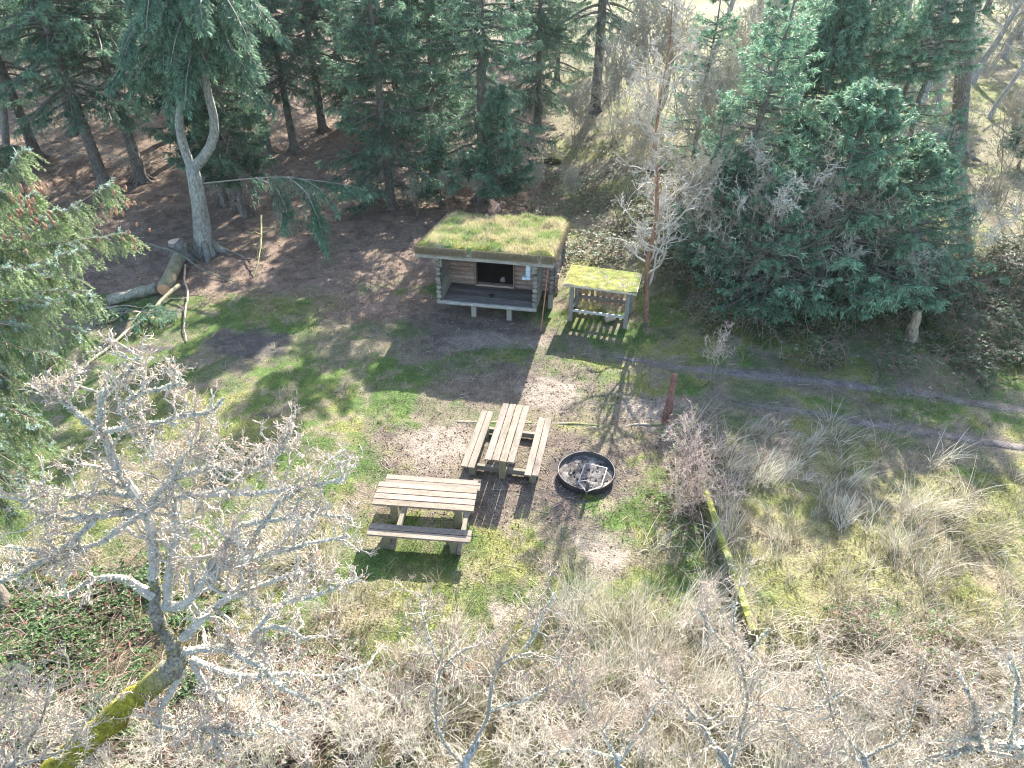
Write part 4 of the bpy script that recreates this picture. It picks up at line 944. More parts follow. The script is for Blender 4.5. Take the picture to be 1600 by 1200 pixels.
P4 = bare_tree('twiggy_shrub', 'pale leafless shrub in the low tangle along the bottom edge, right half', 'shrub', G(1240, 1190), 1.25, (0, .1), 91, .011, (.36, .32, .26), (.50, .44, .35), (5, 4, 4), .6, .2, twr=.0019, forks=8, zig=.13, start=.15, ratio2=.6, ratio3=.55, group='leafless shrubs of the bottom right tangle')
def tangle(lst, label, group):
    for (px, py, s_) in lst:
        dup(P4, G(px, py), rng.uniform(0, 6.3), s_*rng.uniform(.8, 1.2), label, group)
tangle([(1000, 1200, 1), (1120, 1240, 1.1), (1400, 1220, 1.1), (1540, 1190, 1.1), (1590, 1090, .9), (1300, 1250, 1.1), (1480, 1250, 1.1), (1620, 1250, 1.1)], 'pale leafless shrub in the low tangle along the bottom edge, right half', 'leafless shrubs of the bottom right tangle')
tangle([(640, 1180, 1), (800, 1210, 1.), (930, 1240, 1.1), (700, 1250, 1.1), (850, 1270, 1.)], 'pale leafless shrub in the low tangle at the bottom centre', 'leafless shrubs of the bottom centre tangle')
tangle([(560, 1150, 1.), (480, 1200, 1.), (400, 1160, .9), (330, 1210, 1.), (250, 1190, .9), (180, 1230, 1.), (90, 1180, .8), (30, 1240, 1.), (440, 1090, .9), (420, 1250, 1.1), (570, 1240, 1.1), (500, 970, .6), (400, 1000, .7)], 'pale leafless shrub under the lichen covered tree at the lower left', 'leafless shrubs of the bottom left tangle')
# bush round the reddish post and saplings there
bare_tree('bare_bush', 'arching pinkish leafless bush leaning on the mossy wall beside the fire pit', 'bush', G(1080, 800), 1.25, (-.1, .1), 71, .018, (.3, .22, .18), (.46, .36, .29), (6, 5, 4), .75, .05, twr=.0032, forks=7, zig=.12, start=.15, ratio2=.6)
bare_tree('bare_bush', 'pale spiky leafless bush at the foot of the reddish post', 'bush', G(1070, 735), 1.1, (0, 0), 72, .016, (.3, .22, .18), (.54, .44, .36), (5, 4, 4), .9, -.02, twr=.003, forks=7, zig=.1, start=.1, ratio2=.6)
bare_tree('bare_sapling', 'brown leafless sapling leaning right over the dry grass beside the wall', 'sapling', G(1128, 800), 1.9, (1., .35), 73, .022, (.25, .18, .13), (.35, .26, .21), (7, 5, 4), .45, .3, twr=.003)
bare_tree('bare_sapling', 'small leafless sapling in the grass left of the picnic tables', 'sapling', G(462, 672), 1.0, (0, 0), 74, .01, (.25, .2, .15), (.3, .24, .19), (6, 4, 3), .5, .3, twr=.003, forks=3)
bare_tree('bare_sapling', 'thin leafless stems rising by the path beyond the reddish post', 'sapling', G(1110, 600), 1.5, (.1, 0), 75, .01, (.25, .2, .15), (.45, .36, .3), (6, 4, 3), .45, .3, twr=.003, forks=3)
bare_tree('bare_sapling', 'single reddish dry stem rooted in the turf roof', 'sapling', (-.55, 19.2, 1.95), .9, (.05, .1), 76, .012, (.3, .2, .17), (.42, .3, .26), (8, 4, 3), .45, .3, twr=.003)

exec_built = True
# ------------------------------------------------------------------ BUILT THINGS
GREYW = np.array([.25, .24, .21])
# shelter -----------------------------------------------------------------
sh = thing('log_shelter', 'small log built shelter with an open porch under a grassy turf roof', 'shelter', (SH_O[0], SH_O[1], 0.), SH_A)
def logs(mb, x0, x1, y, z0, z1, r, col, along_='x', jit=.02, endout=0.):
    nz = int(round((z1-z0)/(2*r*.92)))
    for k in range(nz):
        z = z0+r+k*2*r*.92; j0, j1 = rng.normal(size=2)*jit
        t = np.linspace(0, 1, 7)[:, None]
        a = np.array([x0+j0, y, z]) if along_ == 'x' else np.array([y, x0+j0, z]); b = np.array([x1+j1, y, z]) if along_ == 'x' else np.array([y, x1+j1, z])
        rr = r*rng.uniform(.95, 1.05)
        tubes(mb, (a*(1-t)+b*t)[None], np.full((1, 7), rr), 12, np.array(col)*rng.uniform(.75, 1.2)*np.array([1, rng.uniform(.96, 1.02), rng.uniform(.92, 1.05)]), jit=.015)
DZ = .50; W_ = 2.76; PD = 1.12; CD = 2.9       # deck height, porch width, porch depth, cabin back
wall_pink = (.30, .225, .185); wall_out = (.23, .225, .195)
for nm, xx in (('side_wall', .0), ('side_wall', W_)):
    mb = MB(); logs(mb, -.03, PD+.1, xx, DZ-.08, 1.9, .075, wall_out, 'y'); mb.build(nm, M_log, sh, smooth=True)
mb = MB(); logs(mb, -.30, .83, PD, DZ, 1.95, .078, wall_pink, 'x'); mb.build('front_wall', M_log, sh, smooth=True)
mb = MB(); logs(mb, 1.98, W_+.52, PD, DZ-.02, 1.95, .078, wall_pink, 'x'); mb.build('front_wall', M_log, sh, smooth=True)
mb = MB(); logs(mb, -.30, W_+.52, CD, DZ-.02, 1.75, .078, wall_out, 'x'); mb.build('rear_wall', M_log, sh, smooth=True)
for xx in (-.14, W_+.36):
    mb = MB(); logs(mb, PD-.15, CD+.18, xx, DZ-.02, 1.8, .078, wall_out, 'y'); mb.build('side_wall', M_log, sh, smooth=True)
mb = MB()
for xx in (.83, 1.98): box(mb, (xx, PD-.01, 1.22), (.035, .19, 1.46), np.array([.22, .17, .14]))
mb.build('door_frame', M_woodz, sh)
mb = MB(); box(mb, (1.40, PD-.0, DZ+.03), (1.1, .17, .06), np.array(wall_pink)*1.1); mb.build('door_sill', M_wood, sh)
mb = MB()                                       # deck boards run side to side
nbd = 10
for k in range(nbd):
    w = (PD+.02)/nbd; box(mb, (W_/2, .04+w*(k+.5), DZ-.03), (W_-.12, w-.008, .045), np.array([.15, .135, .12])*rng.uniform(.7, 1.25))
mb.build('deck', M_wood, sh)
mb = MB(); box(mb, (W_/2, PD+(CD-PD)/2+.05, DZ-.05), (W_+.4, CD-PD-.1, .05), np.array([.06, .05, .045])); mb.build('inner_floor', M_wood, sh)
mb = MB(); t = np.linspace(0, 1, 7)[:, None]; tubes(mb, (np.array([-.06, -.03, DZ-.05])*(1-t)+np.array([W_+.06, -.03, DZ-.05])*t)[None], np.full((1, 7), .062), 10, GREYW*1.15, jit=.02); mb.build('front_beam', M_log, sh, smooth=True)
for (x_, y_) in ((.98, .10), (2.02, .10), (W_+.33, 1.0), (.3, 2.6), (2.6, 2.6), (-.1, 1.1)):
    mb = MB(); box(mb, (x_, y_, .17), (.14, .12, .58), GREYW*np.array([1., 1., .95])); mb.build('post', M_woodz, sh)
# porch corner posts carrying the roof
for x_ in (.06, W_-.06):
    mb = MB(); box(mb, (x_, .06, 1.72), (.10, .10, .40), GREYW); mb.build('roof_support', M_woodz, sh)
# roof
RX0, RX1, RY0, RY1 = -.46, W_+.54, -.40, 3.0
zf, zb_ = 2.04, 1.66
def roofz(y): return zf+(zb_-zf)*(y-RY0)/(RY1-RY0)
th_r = math.atan2(zb_-zf, RY1-RY0)
mb = MB(); box(mb, ((RX0+RX1)/2, (RY0+RY1)/2, (zf+zb_)/2+.03), (RX1-RX0-.1, RY1-RY0-.1, .06), np.array([.2, .17, .14]), RX(th_r)); 
roof = mb.build('roof', M_wood, sh)
mb = MB(); box(mb, ((RX0+RX1)/2, RY0-.02, zf+.03), (RX1-RX0+.04, .05, .17), GREYW*1.05); mb.build('fascia_board', M_wood, roof)
mb = MB(); box(mb, (RX1, (RY0+RY1)/2, (zf+zb_)/2+.03), (.05, RY1-RY0-.06, .15), GREYW, RX(th_r)); mb.build('verge_board', M_woody, roof)
mb = MB(); box(mb, (RX0, (RY0+RY1)/2, (zf+zb_)/2+.03), (.05, RY1-RY0-.06, .15), GREYW, RX(th_r)); mb.build('verge_board', M_woody, roof)
# turf: a bumpy cushion with rounded edges
nu, nv = 130, 120; U, V = np.meshgrid(np.linspace(0, 1, nu), np.linspace(0, 1, nv), indexing='ij')
tx = RX0-.03+(RX1-RX0+.06)*U; ty = RY0-.03+(RY1-RY0+.06)*V
edge = np.minimum(np.minimum(U, 1-U)*(RX1-RX0), np.minimum(V, 1-V)*(RY1-RY0))
bul = 1-np.exp(-edge/.07)
tz = roofz(ty)+.05+bul*(.21+.32*(fbm(tx*2.4, ty*2.4, 131, 4)-.38)+.05*(fbm(tx*9, ty*9, 133, 2)-.5))+.16*bul*(U-.35)*V+.10*np.exp(-((tx-2.9)**2+(ty-2.2)**2)/.15)+.10*np.exp(-((tx-.35)**2+(ty-1.9)**2)/.04)
tx = tx+(fbm(ty*3, tz*3, 135, 3)-.5)*.12*(1-bul); ty = ty+(fbm(tx*4, tz*3+7, 136, 3)-.5)*.14*(1-bul); 
idx = np.arange(nu*nv).reshape(nu, nv); mb = MB()
nn = fbm(tx*2.4, ty*2.4, 137, 4); n4 = fbm(tx*7, ty*7, 139, 3)
c = np.zeros(tx.shape+(3,))+np.array([.33, .30, .15])
def mx(c, col, w): return c*(1-w[..., None])+np.asarray(col)*w[..., None]
c = mx(c, (.13, .2, .06), sst(.45, .62, nn)); c = mx(c, (.30, .25, .17), sst(.5, .66, n4)*.7); c = mx(c, (.30, .28, .05), sst(1., .1, ty)*sst(.42, .6, fbm(tx*3, ty*3, 141, 3))*.8); c = mx(c, (.34, .29, .19), sst(.08, .0, edge)*.8)
mb.add(np.stack([tx, ty, tz], -1).reshape(-1, 3), np.stack([idx[:-1, :-1], idx[1:, :-1], idx[1:, 1:], idx[:-1, 1:]], -1).reshape(-1, 4), c.reshape(-1, 3))
turf = mb.build('turf', M_moss, roof, smooth=True)
def roof_grass(n, L, W, lean, pals, cond=None, azf=None):
    u = rng.random(n); v = rng.random(n); x = RX0+(RX1-RX0)*u; y = RY0+(RY1-RY0)*v
    i = (u*(nu-1)).astype(int); j = (v*(nv-1)).astype(int); z = tz[i, j]
    w = np.clip(fbm(x*2.4, y*2.4, 137, 4)*3-1.1+rng.normal(size=n)*.3, 0, 1); c = lerp(pals[0], pals[1], w)*rng.uniform(.7, 1.25, n)[:, None]
    az = rng.uniform(0, 6.3, n) if azf is None else azf(x, y, n)
    return x, y, z, rng.uniform(*L, n), rng.uniform(*W, n), rng.uniform(*lean, n), az, c
mb = MB(); x, y, z, L, W2, le, az, c = roof_grass(34000, (.05, .17), (.003, .006), (.3, 1.4), ((.60, .52, .32), (.27, .37, .12))); blades(mb, x, y, z, L, W2, le, az, c, 2)
# fringe hanging over the edges
n = 15000; side = rng.random(n); fx = np.where(side < .55, RX0+(RX1-RX0)*rng.random(n), np.where(side < .85, RX1, RX0)); fy = np.where(side < .55, RY0-.01, RY0+(RY1-RY0)*rng.random(n)); faz = np.where(side < .55, -pi/2, np.where(side < .85, 0, pi))+rng.normal(size=n)*.4
k_ = fbm(fx*3, fy*3, 143, 2) > .22; fx, fy, faz = fx[k_], fy[k_], faz[k_]; n = len(fx)
d = np.stack([np.cos(faz), np.sin(faz), 0*faz], 1); t = np.linspace(0, 1, 4); L = rng.uniform(.05, .16, n); p = np.stack([fx, fy, roofz(fy)+rng.uniform(.12, .26, n)], 1)
Pl = p[:, None]+d[:, None]*(L[:, None]*.5*t)[..., None]+np.array([0, 0, 1.])*(L[:, None]*(.25*t-.95*t**2))[..., None]
tubes(mb, Pl, np.tile([.004, .0035, .003, .001], (n, 1)), 3, lerp((.30, .23, .15), (.5, .44, .28), rng.random(n)), close=False)
mb.build('turf_grass', M_straw, roof)
# the things hung at and in the shelter
mb = MB(); box(mb, (W_-.20, .02, 1.66), (.13, .10, .42), np.array([.42, .52, .60]), b=.02); box(mb, (W_-.24, -.01, 1.42), (.24, .14, .10), np.array([.40, .50, .58]), b=.02)
o = mb.build('mail_box', M_iron); o.name = 'notice_box'; o.location = (SH_O[0], SH_O[1], 0); o.rotation_euler = (0, 0, SH_A); tag(o, 'pale blue grey box hanging at the right corner of the porch', 'box')
pole_b = G(845, 517); mb = MB(); pt = np.array([.98, 16.62, 2.0]); t = np.linspace(0, 1, 8)[:, None]
tubes(mb, (pole_b*(1-t)+pt*t+np.array([[0, .02, 0]])*np.sin(t*pi))[None], np.full((1, 8), .017), 8, np.array([.36, .17, .13])); 
o = mb.build('pole', M_twig, off=pole_b); tag(o, 'thin reddish pole leaning against the front edge of the turf roof', 'pole')
lz = lambda x, y, z: np.array([SH_O[0]+x*cos(SH_A)-y*sin(SH_A), SH_O[1]+x*sin(SH_A)+y*cos(SH_A), z])
p0 = lz(1.55, 1.5, DZ-.02); mb = MB(); box(mb, p0+[0, 0, .04], (.11, .09, .08), np.array([.5, .48, .44]), RZ(.4), j=.01); box(mb, p0+[0.01, 0, .10], (.06, .06, .05), np.array([.45, .42, .38]), RZ(.9), j=.01)
tag(mb.build('paper_bag', M_litter, off=p0), 'small pale crumpled bag lying inside the dark doorway', 'bag')
p0 = lz(1.45, .45, DZ-.01); mb = MB(); box(mb, p0+[0, 0, .03], (.14, .1, .06), np.array([.03, .03, .03]), RZ(.3), j=.012); tag(mb.build('charred_chunk', M_bark, off=p0), 'small black charred lump of wood on the porch deck', 'wood chunk')

# firewood shelter ---------------------------------------------------------
fs0 = G(890, 500); fsA = rad(-16)
fs = thing('firewood_shelter', 'low open timber shelter with slatted back and bright mossy roof', 'wood shelter', (fs0[0], fs0[1], 0), fsA)
FW, FD = 1.62, .85
for (x_, y_) in ((0.02, 0), (FW-.02, 0), (0.02, FD), (FW-.02, FD)):
    mb = MB(); box(mb, (x_, y_, .54), (.11, .11, 1.24), np.array([.21, .20, .175])); mb.build('post', M_woodz, fs)
mb = MB(); box(mb, (FW/2, -.01, .34), (FW-.1, .06, .07), np.array([.36, .36, .32])); mb.build('front_rail', M_wood, fs)
mb = MB(); box(mb, (FW/2, -.01, 1.13), (FW+.02, .045, .07), np.array([.33, .31, .28])); mb.build('top_rail', M_wood, fs)
mb = MB(); box(mb, (FW/2, FD+.01, .36), (FW-.1, .05, .12), np.array([.2, .16, .13])); mb.build('rear_rail', M_wood, fs)
mb = MB(); box(mb, (FW/2, FD+.01, 1.12), (FW-.1, .05, .07), np.array([.2, .16, .13])); mb.build('rear_rail', M_wood, fs)
for k in range(9):
    mb = MB(); box(mb, (.12+k*(FW-.24)/8, FD+.052, .70), (.095, .022, 1.04), np.array([.30, .19, .13])*rng.uniform(.85, 1.15)); mb.build('slat', M_woodz, fs)
for x_ in (.0, FW):
    mb = MB(); box(mb, (x_, FD/2, 1.12), (.05, FD-.1, .07), np.array([.25, .22, .18])); mb.build('side_rail', M_woody, fs)
    mb = MB(); box(mb, (x_, FD/2, .34), (.05, FD-.1, .07), np.array([.25, .22, .18])); mb.build('side_rail', M_woody, fs)
mb = MB(); box(mb, (FW/2, FD/2-.02, 1.205), (FW+.42, FD+.34, .045), np.array([.4, .36, .3]), RX(.06)); rf = mb.build('roof', M_wood, fs)
U, V = np.meshgrid(np.linspace(0, 1, 90), np.linspace(0, 1, 50), indexing='ij'); tx = -.2+(FW+.4)*U; ty = FD/2-.02+(V-.5)*(FD+.32)
ed = np.minimum(np.minimum(U, 1-U)*2, np.minimum(V, 1-V)*1.2)
tz2 = 1.232+(ty-FD/2)*.06+(1-np.exp(-ed/.03))*(.008+.035*np.clip(fbm(tx*4, ty*4, 151, 3)-.3, 0, 1)); idx = np.arange(U.size).reshape(U.shape); mb = MB()
c = lerp((.27, .27, .07), (.14, .18, .045), np.clip(U*.7+(fbm(tx*5, ty*5, 153, 3)-.5)*2., 0, 1).ravel()); bp_ = (sst(.58, .68, fbm(tx*7, ty*9, 155, 3))*.8).ravel()[:, None]; c = c*(1-bp_)+np.array([.24, .21, .16])*bp_; c = c*rng.uniform(.75, 1.2, (len(c), 1))
mb.add(np.stack([tx, ty, tz2], -1).reshape(-1, 3), np.stack([idx[:-1, :-1], idx[1:, :-1], idx[1:, 1:], idx[:-1, 1:]], -1).reshape(-1, 4), c); mb.build('moss', M_moss, rf, smooth=True)
p0 = np.array(fs0)+RZ(fsA)@np.array([1.12, .25, 0]); p0[2] = float(terr(p0[0], p0[1])); mb = MB()
tubes(mb, np.array([[p0+[-.13, 0, .09], p0+[0, .03, .10], p0+[.14, .06, .11]]]), np.array([[.10, .12, .10]]), 7, np.array([.45, .36, .28]), jit=.15); tag(mb.build('firewood_log', M_cut, off=p0), 'single split pale log left inside the firewood shelter', 'firewood')

# picnic tables --------------------------------------------------------------
def picnic(label, loc, rz):
    t = thing('picnic_table', label, 'picnic table', loc, rz, 'wooden picnic tables')
    LL = 1.9; wc = np.array([.20, .165, .13])
    mb = MB()
    for k in range(4): box(mb, (rng.normal()*.004, (k-1.5)*.155, .72), (LL, .136, .042), wc*rng.uniform(.88, 1.12)*np.array([1, rng.uniform(.97, 1.0), rng.uniform(.93, 1.03)]), j=.0012)
    mb.build('tabletop', M_wood, t)
    for s in (-1, 1):
        mb = MB()
        for k in range(2): box(mb, (rng.normal()*.008, s*.66+(k-.5)*.148, .445), (LL, .134, .042), wc*rng.uniform(.78, .98), j=.0012)
        mb.build('seat', M_wood, t)
        for e in (-1, 1):
            mb = MB(); box(mb, (e*.62, s*.64, .19), (.13, .13, .46), np.array([.17, .16, .11])); mb.build('seat_leg', M_woodz, t)
    for e in (-1, 1):
        mb = MB(); box(mb, (e*.62, 0, .33), (.14, .13, .72), np.array([.19, .18, .11])); mb.build('leg', M_woodz, t)
        mb = MB(); box(mb, (e*.62, 0, .672), (.09, .56, .052), np.array([.18, .16, .13])); mb.build('top_batten', M_woody, t)
        mb = MB(); box(mb, (e*.62+.115, 0, .10), (.085, 1.5, .12), np.array([.18, .165, .13])); mb.build('cross_beam', M_woody, t)
        mb = MB(); box(mb, (e*.62-.0, s*0, .392), (.10, 0.001+1.46, .055) if False else (.09, 1.44, .05), np.array([.15, .14, .11])); 
    return t
picnic('weathered picnic table pointing away from the viewer beside the round fire pit', (-.08, 11.18, 0), pi/2-.19)
picnic('weathered picnic table standing crosswise nearest the viewer on the grass', (-1.63, 9.26, 0), -.10)
mb = MB(); tw_ = np.array([[P(728, 766, 11.76), P(722, 771, 11.74), P(717, 777, 11.72)]])
# fire pit ---------------------------------------------------------------------
fc = np.array([1.55, 10.60, 0.]); fp = thing('fire_pit', 'round black iron fire pit ring full of ash beside the picnic table', 'fire pit', (fc[0], fc[1], 0))
a = np.linspace(0, 2*pi, 65)[:-1]; mb = MB(); prof = ((.56, .0), (.575, .0), (.59, .19), (.595, .20), (.575, .205), (.57, .19), (.55, .02))
V = np.array([[[np.cos(q)*r*(1+.012*np.sin(2*q+1)), np.sin(q)*r, z-.03+.012*np.sin(q*2)] for (r, z) in prof] for q in a]); m_ = len(prof)
idx = np.arange(64*m_).reshape(64, m_); mb.add(V.reshape(-1, 3), np.stack([idx[:, :-1], np.roll(idx, -1, 0)[:, :-1], np.roll(idx, -1, 0)[:, 1:], idx[:, 1:]], -1).reshape(-1, 4), np.array([.06, .055, .055])); mb.build('ring', M_iron, fp, smooth=True)
rr, aa = np.meshgrid(np.linspace(0, .57, 30), np.linspace(0, 2*pi, 73), indexing='ij'); X = rr*np.cos(aa); Y = rr*np.sin(aa); Z = .05+.06*(fbm(X*6+9, Y*6, 161, 3)-.5)+.02*(rr/.57)
c = lerp((.085, .075, .07), (.22, .20, .18), sst(.42, .66, fbm(X*7+4, Y*7, 163, 4)).ravel()); idx = np.arange(X.size).reshape(X.shape)
mb = MB(); mb.add(np.stack([X, Y, Z], -1).reshape(-1, 3), np.stack([idx[:-1, :-1], idx[1:, :-1], idx[1:, 1:], idx[:-1, 1:]], -1).reshape(-1, 4), c); mb.build('ash_bed', M_ash, fp, smooth=True)
mb = MB()
for k in range(34):
    q = rng.uniform(0, 6.3); r = rng.random()**.7*.48; box(mb, (cos(q)*r, sin(q)*r, .075), rng.uniform(.015, .05, 3), np.array([.04, .035, .03]) if rng.random() < .6 else np.array([.22, .20, .19]), RZ(rng.uniform(0, 3)), j=.004)
mb.build('charcoal', M_ash, fp)
mb = MB()
def bars(mb, pts, r, col, s=6):
    for p_, q_ in zip(pts[:-1], pts[1:]):
        t = np.linspace(0, 1, 3)[:, None]; tubes(mb, (np.array(p_)*(1-t)+np.array(q_)*t)[None], np.full((1, 3), r), s, col)
def gz(px, py, z):
    r = ray(px, py); t = (z-CAMH)/r[2]; return np.array([r[0]*t-fc[0], r[1]*t-fc[1], z])
gp_ = [gz(914.7, 724, .24), gz(948.5, 731.5, .24), gz(939, 760.5, .24), gz(916, 768.5, .24), gz(903.5, 753, .24)]
bars(mb, gp_+[gp_[0]], .011, np.array([.30, .27, .26])); bars(mb, [gp_[4]+[0, 0, .01], gz(921, 750, .25)], .009, np.array([.35, .32, .3]))
for k in range(1, 9):
    t = k/9; a_ = gp_[0]*(1-t)+gp_[1]*t; b_ = gp_[4]*(1-t)+gp_[2]*t; bars(mb, [a_, b_], .003, np.array([.10, .09, .09]), 4)
mb.build('grate', M_iron, fp)
pb = gz(916, 778, 0.0); mb = MB(); tubes(mb, np.array([[pb+[0, 0, -.1], pb+[0, .0, .2], pb+[.01, 0, .44]]]), np.full((1, 3), .036), 12, np.array([.075, .055, .045])); mb.build('pivot_post', M_iron, fp, smooth=True)
mb = MB(); n = 500; q = rng.normal(size=(n, 3))*[.07, .045, .02]+pb+[.02, 0, .03]; diamonds(mb, q, randdir(n), randdir(n), .03, .008, np.array([.2, .22, .05])); mb.build('moss', M_moss, fp)

# cooking-edge: timber edging and mossy wall --------------------------------------
e0, e1 = G(715, 659), G(1036, 663); mb = MB(); Le = np.linalg.norm(e1-e0); ang = math.atan2(e1[1]-e0[1], e1[0]-e0[0]); N = 60
tt_ = np.linspace(0, 1, N); cx = e0[0]+(e1[0]-e0[0])*tt_; cy = e0[1]+(e1[1]-e0[1])*tt_; cz = terr(cx, cy)-.035+.06*(fbm(cx*1.3, cx*0, 171, 2)-.5)
tubes(mb, np.stack([cx, cy, cz], 1)[None], np.full((1, N), .05), 8, np.stack([lerp((.24, .20, .15), (.14, .15, .06), sst(.5, .6, fbm(cx*2, cx*0+3, 173, 3)))], 0), jit=.06)
tag(mb.build('timber_edging', M_log, off=e0, smooth=True), 'half buried timber edging running behind the picnic tables', 'edging')
wl = np.array([[3.80, 10.2], [3.81, 9.4], [3.83, 8.4], [3.84, 7.4], [3.85, 6.62]]); s_ = np.linspace(0, 4, 110); wx = np.interp(s_, range(5), wl[:, 0]); wy = np.interp(s_, range(5), wl[:, 1])
prof = np.array([(-.07, -.1), (-.075, .30), (-.06, .42), (.0, .44), (.06, .425), (.075, .3), (.075, -.1)]); V = []
for i_ in range(110):
    nz_ = (vnoise(np.array([s_[i_]*9.]), np.array([1.]), 181)[0]-.5)*.05; V.append([[wx[i_]+p_[0]*(1+nz_*3), wy[i_], p_[1]*(.85+.1*vnoise(np.array([s_[i_]*2.]), np.array([2.]), 183)[0])+nz_] for p_ in prof])
V = np.array(V); idx = np.arange(110*7).reshape(110, 7); mb = MB()
cc = np.tile(np.array([(.09, .10, .04), (.11, .11, .05), (.20, .21, .05), (.26, .28, .05), (.23, .23, .07), (.15, .15, .08), (.1, .1, .05)]), (110, 1)); gr = sst(.5, .62, fbm(V[..., 0]*6, V[..., 1]*2.5, 185, 3)).ravel()[:, None]; cc = cc*(1-gr*.5)+np.array([.26, .25, .2])*gr*.5
mb.add(V.reshape(-1, 3), np.stack([idx[:-1, :-1], idx[:-1, 1:], idx[1:, 1:], idx[1:, :-1]], -1).reshape(-1, 4), cc)
mb.f[3].append(np.array([[763, 764, 765], [763, 765, 766], [763, 766, 767], [763, 767, 768], [763, 768, 769]]))
tag(mb.build('mossy_wall', M_moss, off=(3.86, 6.7, 0)), 'low narrow wall topped with bright yellow green moss beside the dry grass', 'wall')
g = G(1040, 660); mb = MB(); top = np.array([3.68, 12.75, 1.12]); t = np.linspace(0, 1, 9)[:, None]
tubes(mb, (g*(1-t)+top*t-np.array([[0, 0, .1]])*(1-t))[None], np.array([[.11, .105, .10, .095, .09, .085, .08, .08, .055]]), 8, np.array([.17, .09, .07]), jit=.12)
tag(mb.build('wooden_post', M_bark, off=g), 'rotting reddish brown post standing in the bare bush beside the path', 'post')
# second short stub in the bank (pale broken trunk)
g = G(1423, 530); mb = MB(); t = np.linspace(0, 1, 7)[:, None]; tubes(mb, (g+np.array([[.0, 0, -.1]])+t*np.array([[-.05, .05, .95]]))[None], np.array([[.20, .17, .15, .14, .13, .13, .08]]), 10, np.array([.30, .24, .16]), jit=.16)
tag(mb.build('tree_stump', M_bark, off=g), 'broken jagged stump rising from the brambles beyond the path', 'stump')
g = G(862, 256); mb = MB(); tubes(mb, np.array([[g+[-.35, 0, .1], g+[0, .05, .16], g+[.4, .1, .08]]]), np.array([[.12, .17, .12]]), 9, np.array([.10, .11, .03]), jit=.12); tag(mb.build('mossy_log', M_moss, off=g), 'short moss covered log in the wood up the slope behind the shelter', 'log')

# stump, logs and sticks at the left --------------------------------------------
g = G(288, 404); top = g+np.array([-.12, 0, .62]); root = thing('tree_stump', 'freshly cut stump with a pale sawn top beside the forked tree', 'stump', tuple(g))
mb = MB(); t = np.linspace(0, 1, 8)[:, None]; tubes(mb, ((g-[0, 0, .15])*(1-t)+top*t)[None], np.array([[.42, .36, .31, .29, .27, .265, .26, .255]]), 14, np.array([.16, .15, .13]), jit=.05)
a = np.arange(5)*1.26+.4; fl = np.stack([np.stack([np.cos(a)*u, np.sin(a)*u, 0*a+v], 1) for u, v in ((.15, .4), (.34, .14), (.5, .02), (.7, -.08))], 1)+g; tubes(mb, fl, np.tile([.14, .14, .1, .02], (5, 1)), 6, np.array([.13, .12, .1])); mb.build('bark', M_bark, root, smooth=True, off=g)
mb = MB(); q = np.arange(18)*2*pi/18; d_ = nrm(top-g); ring_ = lambda r, h: top+d_*h+np.stack([np.cos(q)*r, np.sin(q)*r, 0*q], 1)
V = np.concatenate([ring_(.24, .006), ring_(.02, .012)]); idx = np.arange(18); mb.add(V, np.stack([idx, np.roll(idx, -1), np.roll(idx, -1)+18, idx+18], -1), np.array([.56, .42, .30])); mb.add(ring_(.02, .012), np.array([[0, i_, i_+1] for i_ in range(1, 17)]), np.array([.35, .2, .12])); mb.build('sawn_face', M_cut, root, off=g)
def logthing(a, b, r, label, col, face=(.50, .27, .15), name='felled_log', endface=True, mat_=None, jit=.05):
    a = np.array(a); b = np.array(b); root = thing(name, label, 'log', tuple(a)); mb = MB(); t = np.linspace(0, 1, 9)[:, None]
    tubes(mb, (a*(1-t)+b*t)[None], np.linspace(r, r*.93, 9)[None], 14, np.array(col), jit=jit); mb.build('bark', mat_ or M_bark, root, smooth=True, off=a)
    mb = MB(); d_ = nrm(b-a); t = np.array([[0], [.008]]); tubes(mb, (b+d_*t)[None], np.full((1, 2), r*.88), 16, np.array(face)); mb.build('sawn_face', M_cut, root, off=a)
ga, gb = G(283, 415), G(259, 462)
logthing(ga+[0, 0, .26], gb+[0, 0, .2], .21, 'felled log lying from the stump with an orange sawn end towards the viewer', (.20, .18, .11))
logthing(G(172, 478)+[0, 0, .16], G(246, 458)+[0, 0, .16], .18, 'flaky barked log lying left of the log with the orange sawn end', (.24, .23, .17), jit=.12)
def stick(pts, r, label, col, name='fallen_branch', up=.04, twigs=0, cat='branch'):
    Q = resample(np.array([[*(G(p[0], p[1])+[0, 0, p[2] if len(p) > 2 else up])] for p in pts]), 14); Q = Q+rng.normal(size=Q.shape)*r*.25
    mb = MB(); tubes(mb, Q[None], np.linspace(r, r*.45, 14)[None], 7, np.array(col), jit=.06)
    if twigs: a_, ra = grow(Q[None], np.linspace(r, r*.5, 14)[None], float(twigs), .3, (.5, 1.), .1, .5, .1); tubes(mb, a_, np.maximum(ra, .005), 4, np.array(col), close=False); b_, rb_ = grow(a_, ra, 3., .5, (.5, 1.), .05, .6, .1); tubes(mb, b_, np.maximum(rb_, .004), 3, np.array(col), close=False)
    return tag(mb.build(name, M_twig, off=Q[0]), label, cat)
stick([(284, 458, .3), (258, 476, .2), (234, 497, .12), (190, 530, .06), (141, 568, .05)], .06, 'long straight yellowish pole lying across the grass at the left', (.42, .36, .22))
stick([(292, 420, .15), (290, 448, .15), (298, 459, .12), (291, 487, .1), (289, 520, .06), (293, 535, .05)], .035, 'crooked pale branch lying upright in view right of the sawn log', (.42, .33, .25), twigs=9)
stick([(240, 402, .5), (286, 417, .5), (325, 432, .1), (368, 442, .05)], .035, 'thin dark branch lying across the felled log', (.14, .15, .11), twigs=3)
stick([(158, 484), (200, 479), (222, 482)], .04, 'brown stick lying in the brash pile under the flaky log', (.34, .27, .19))
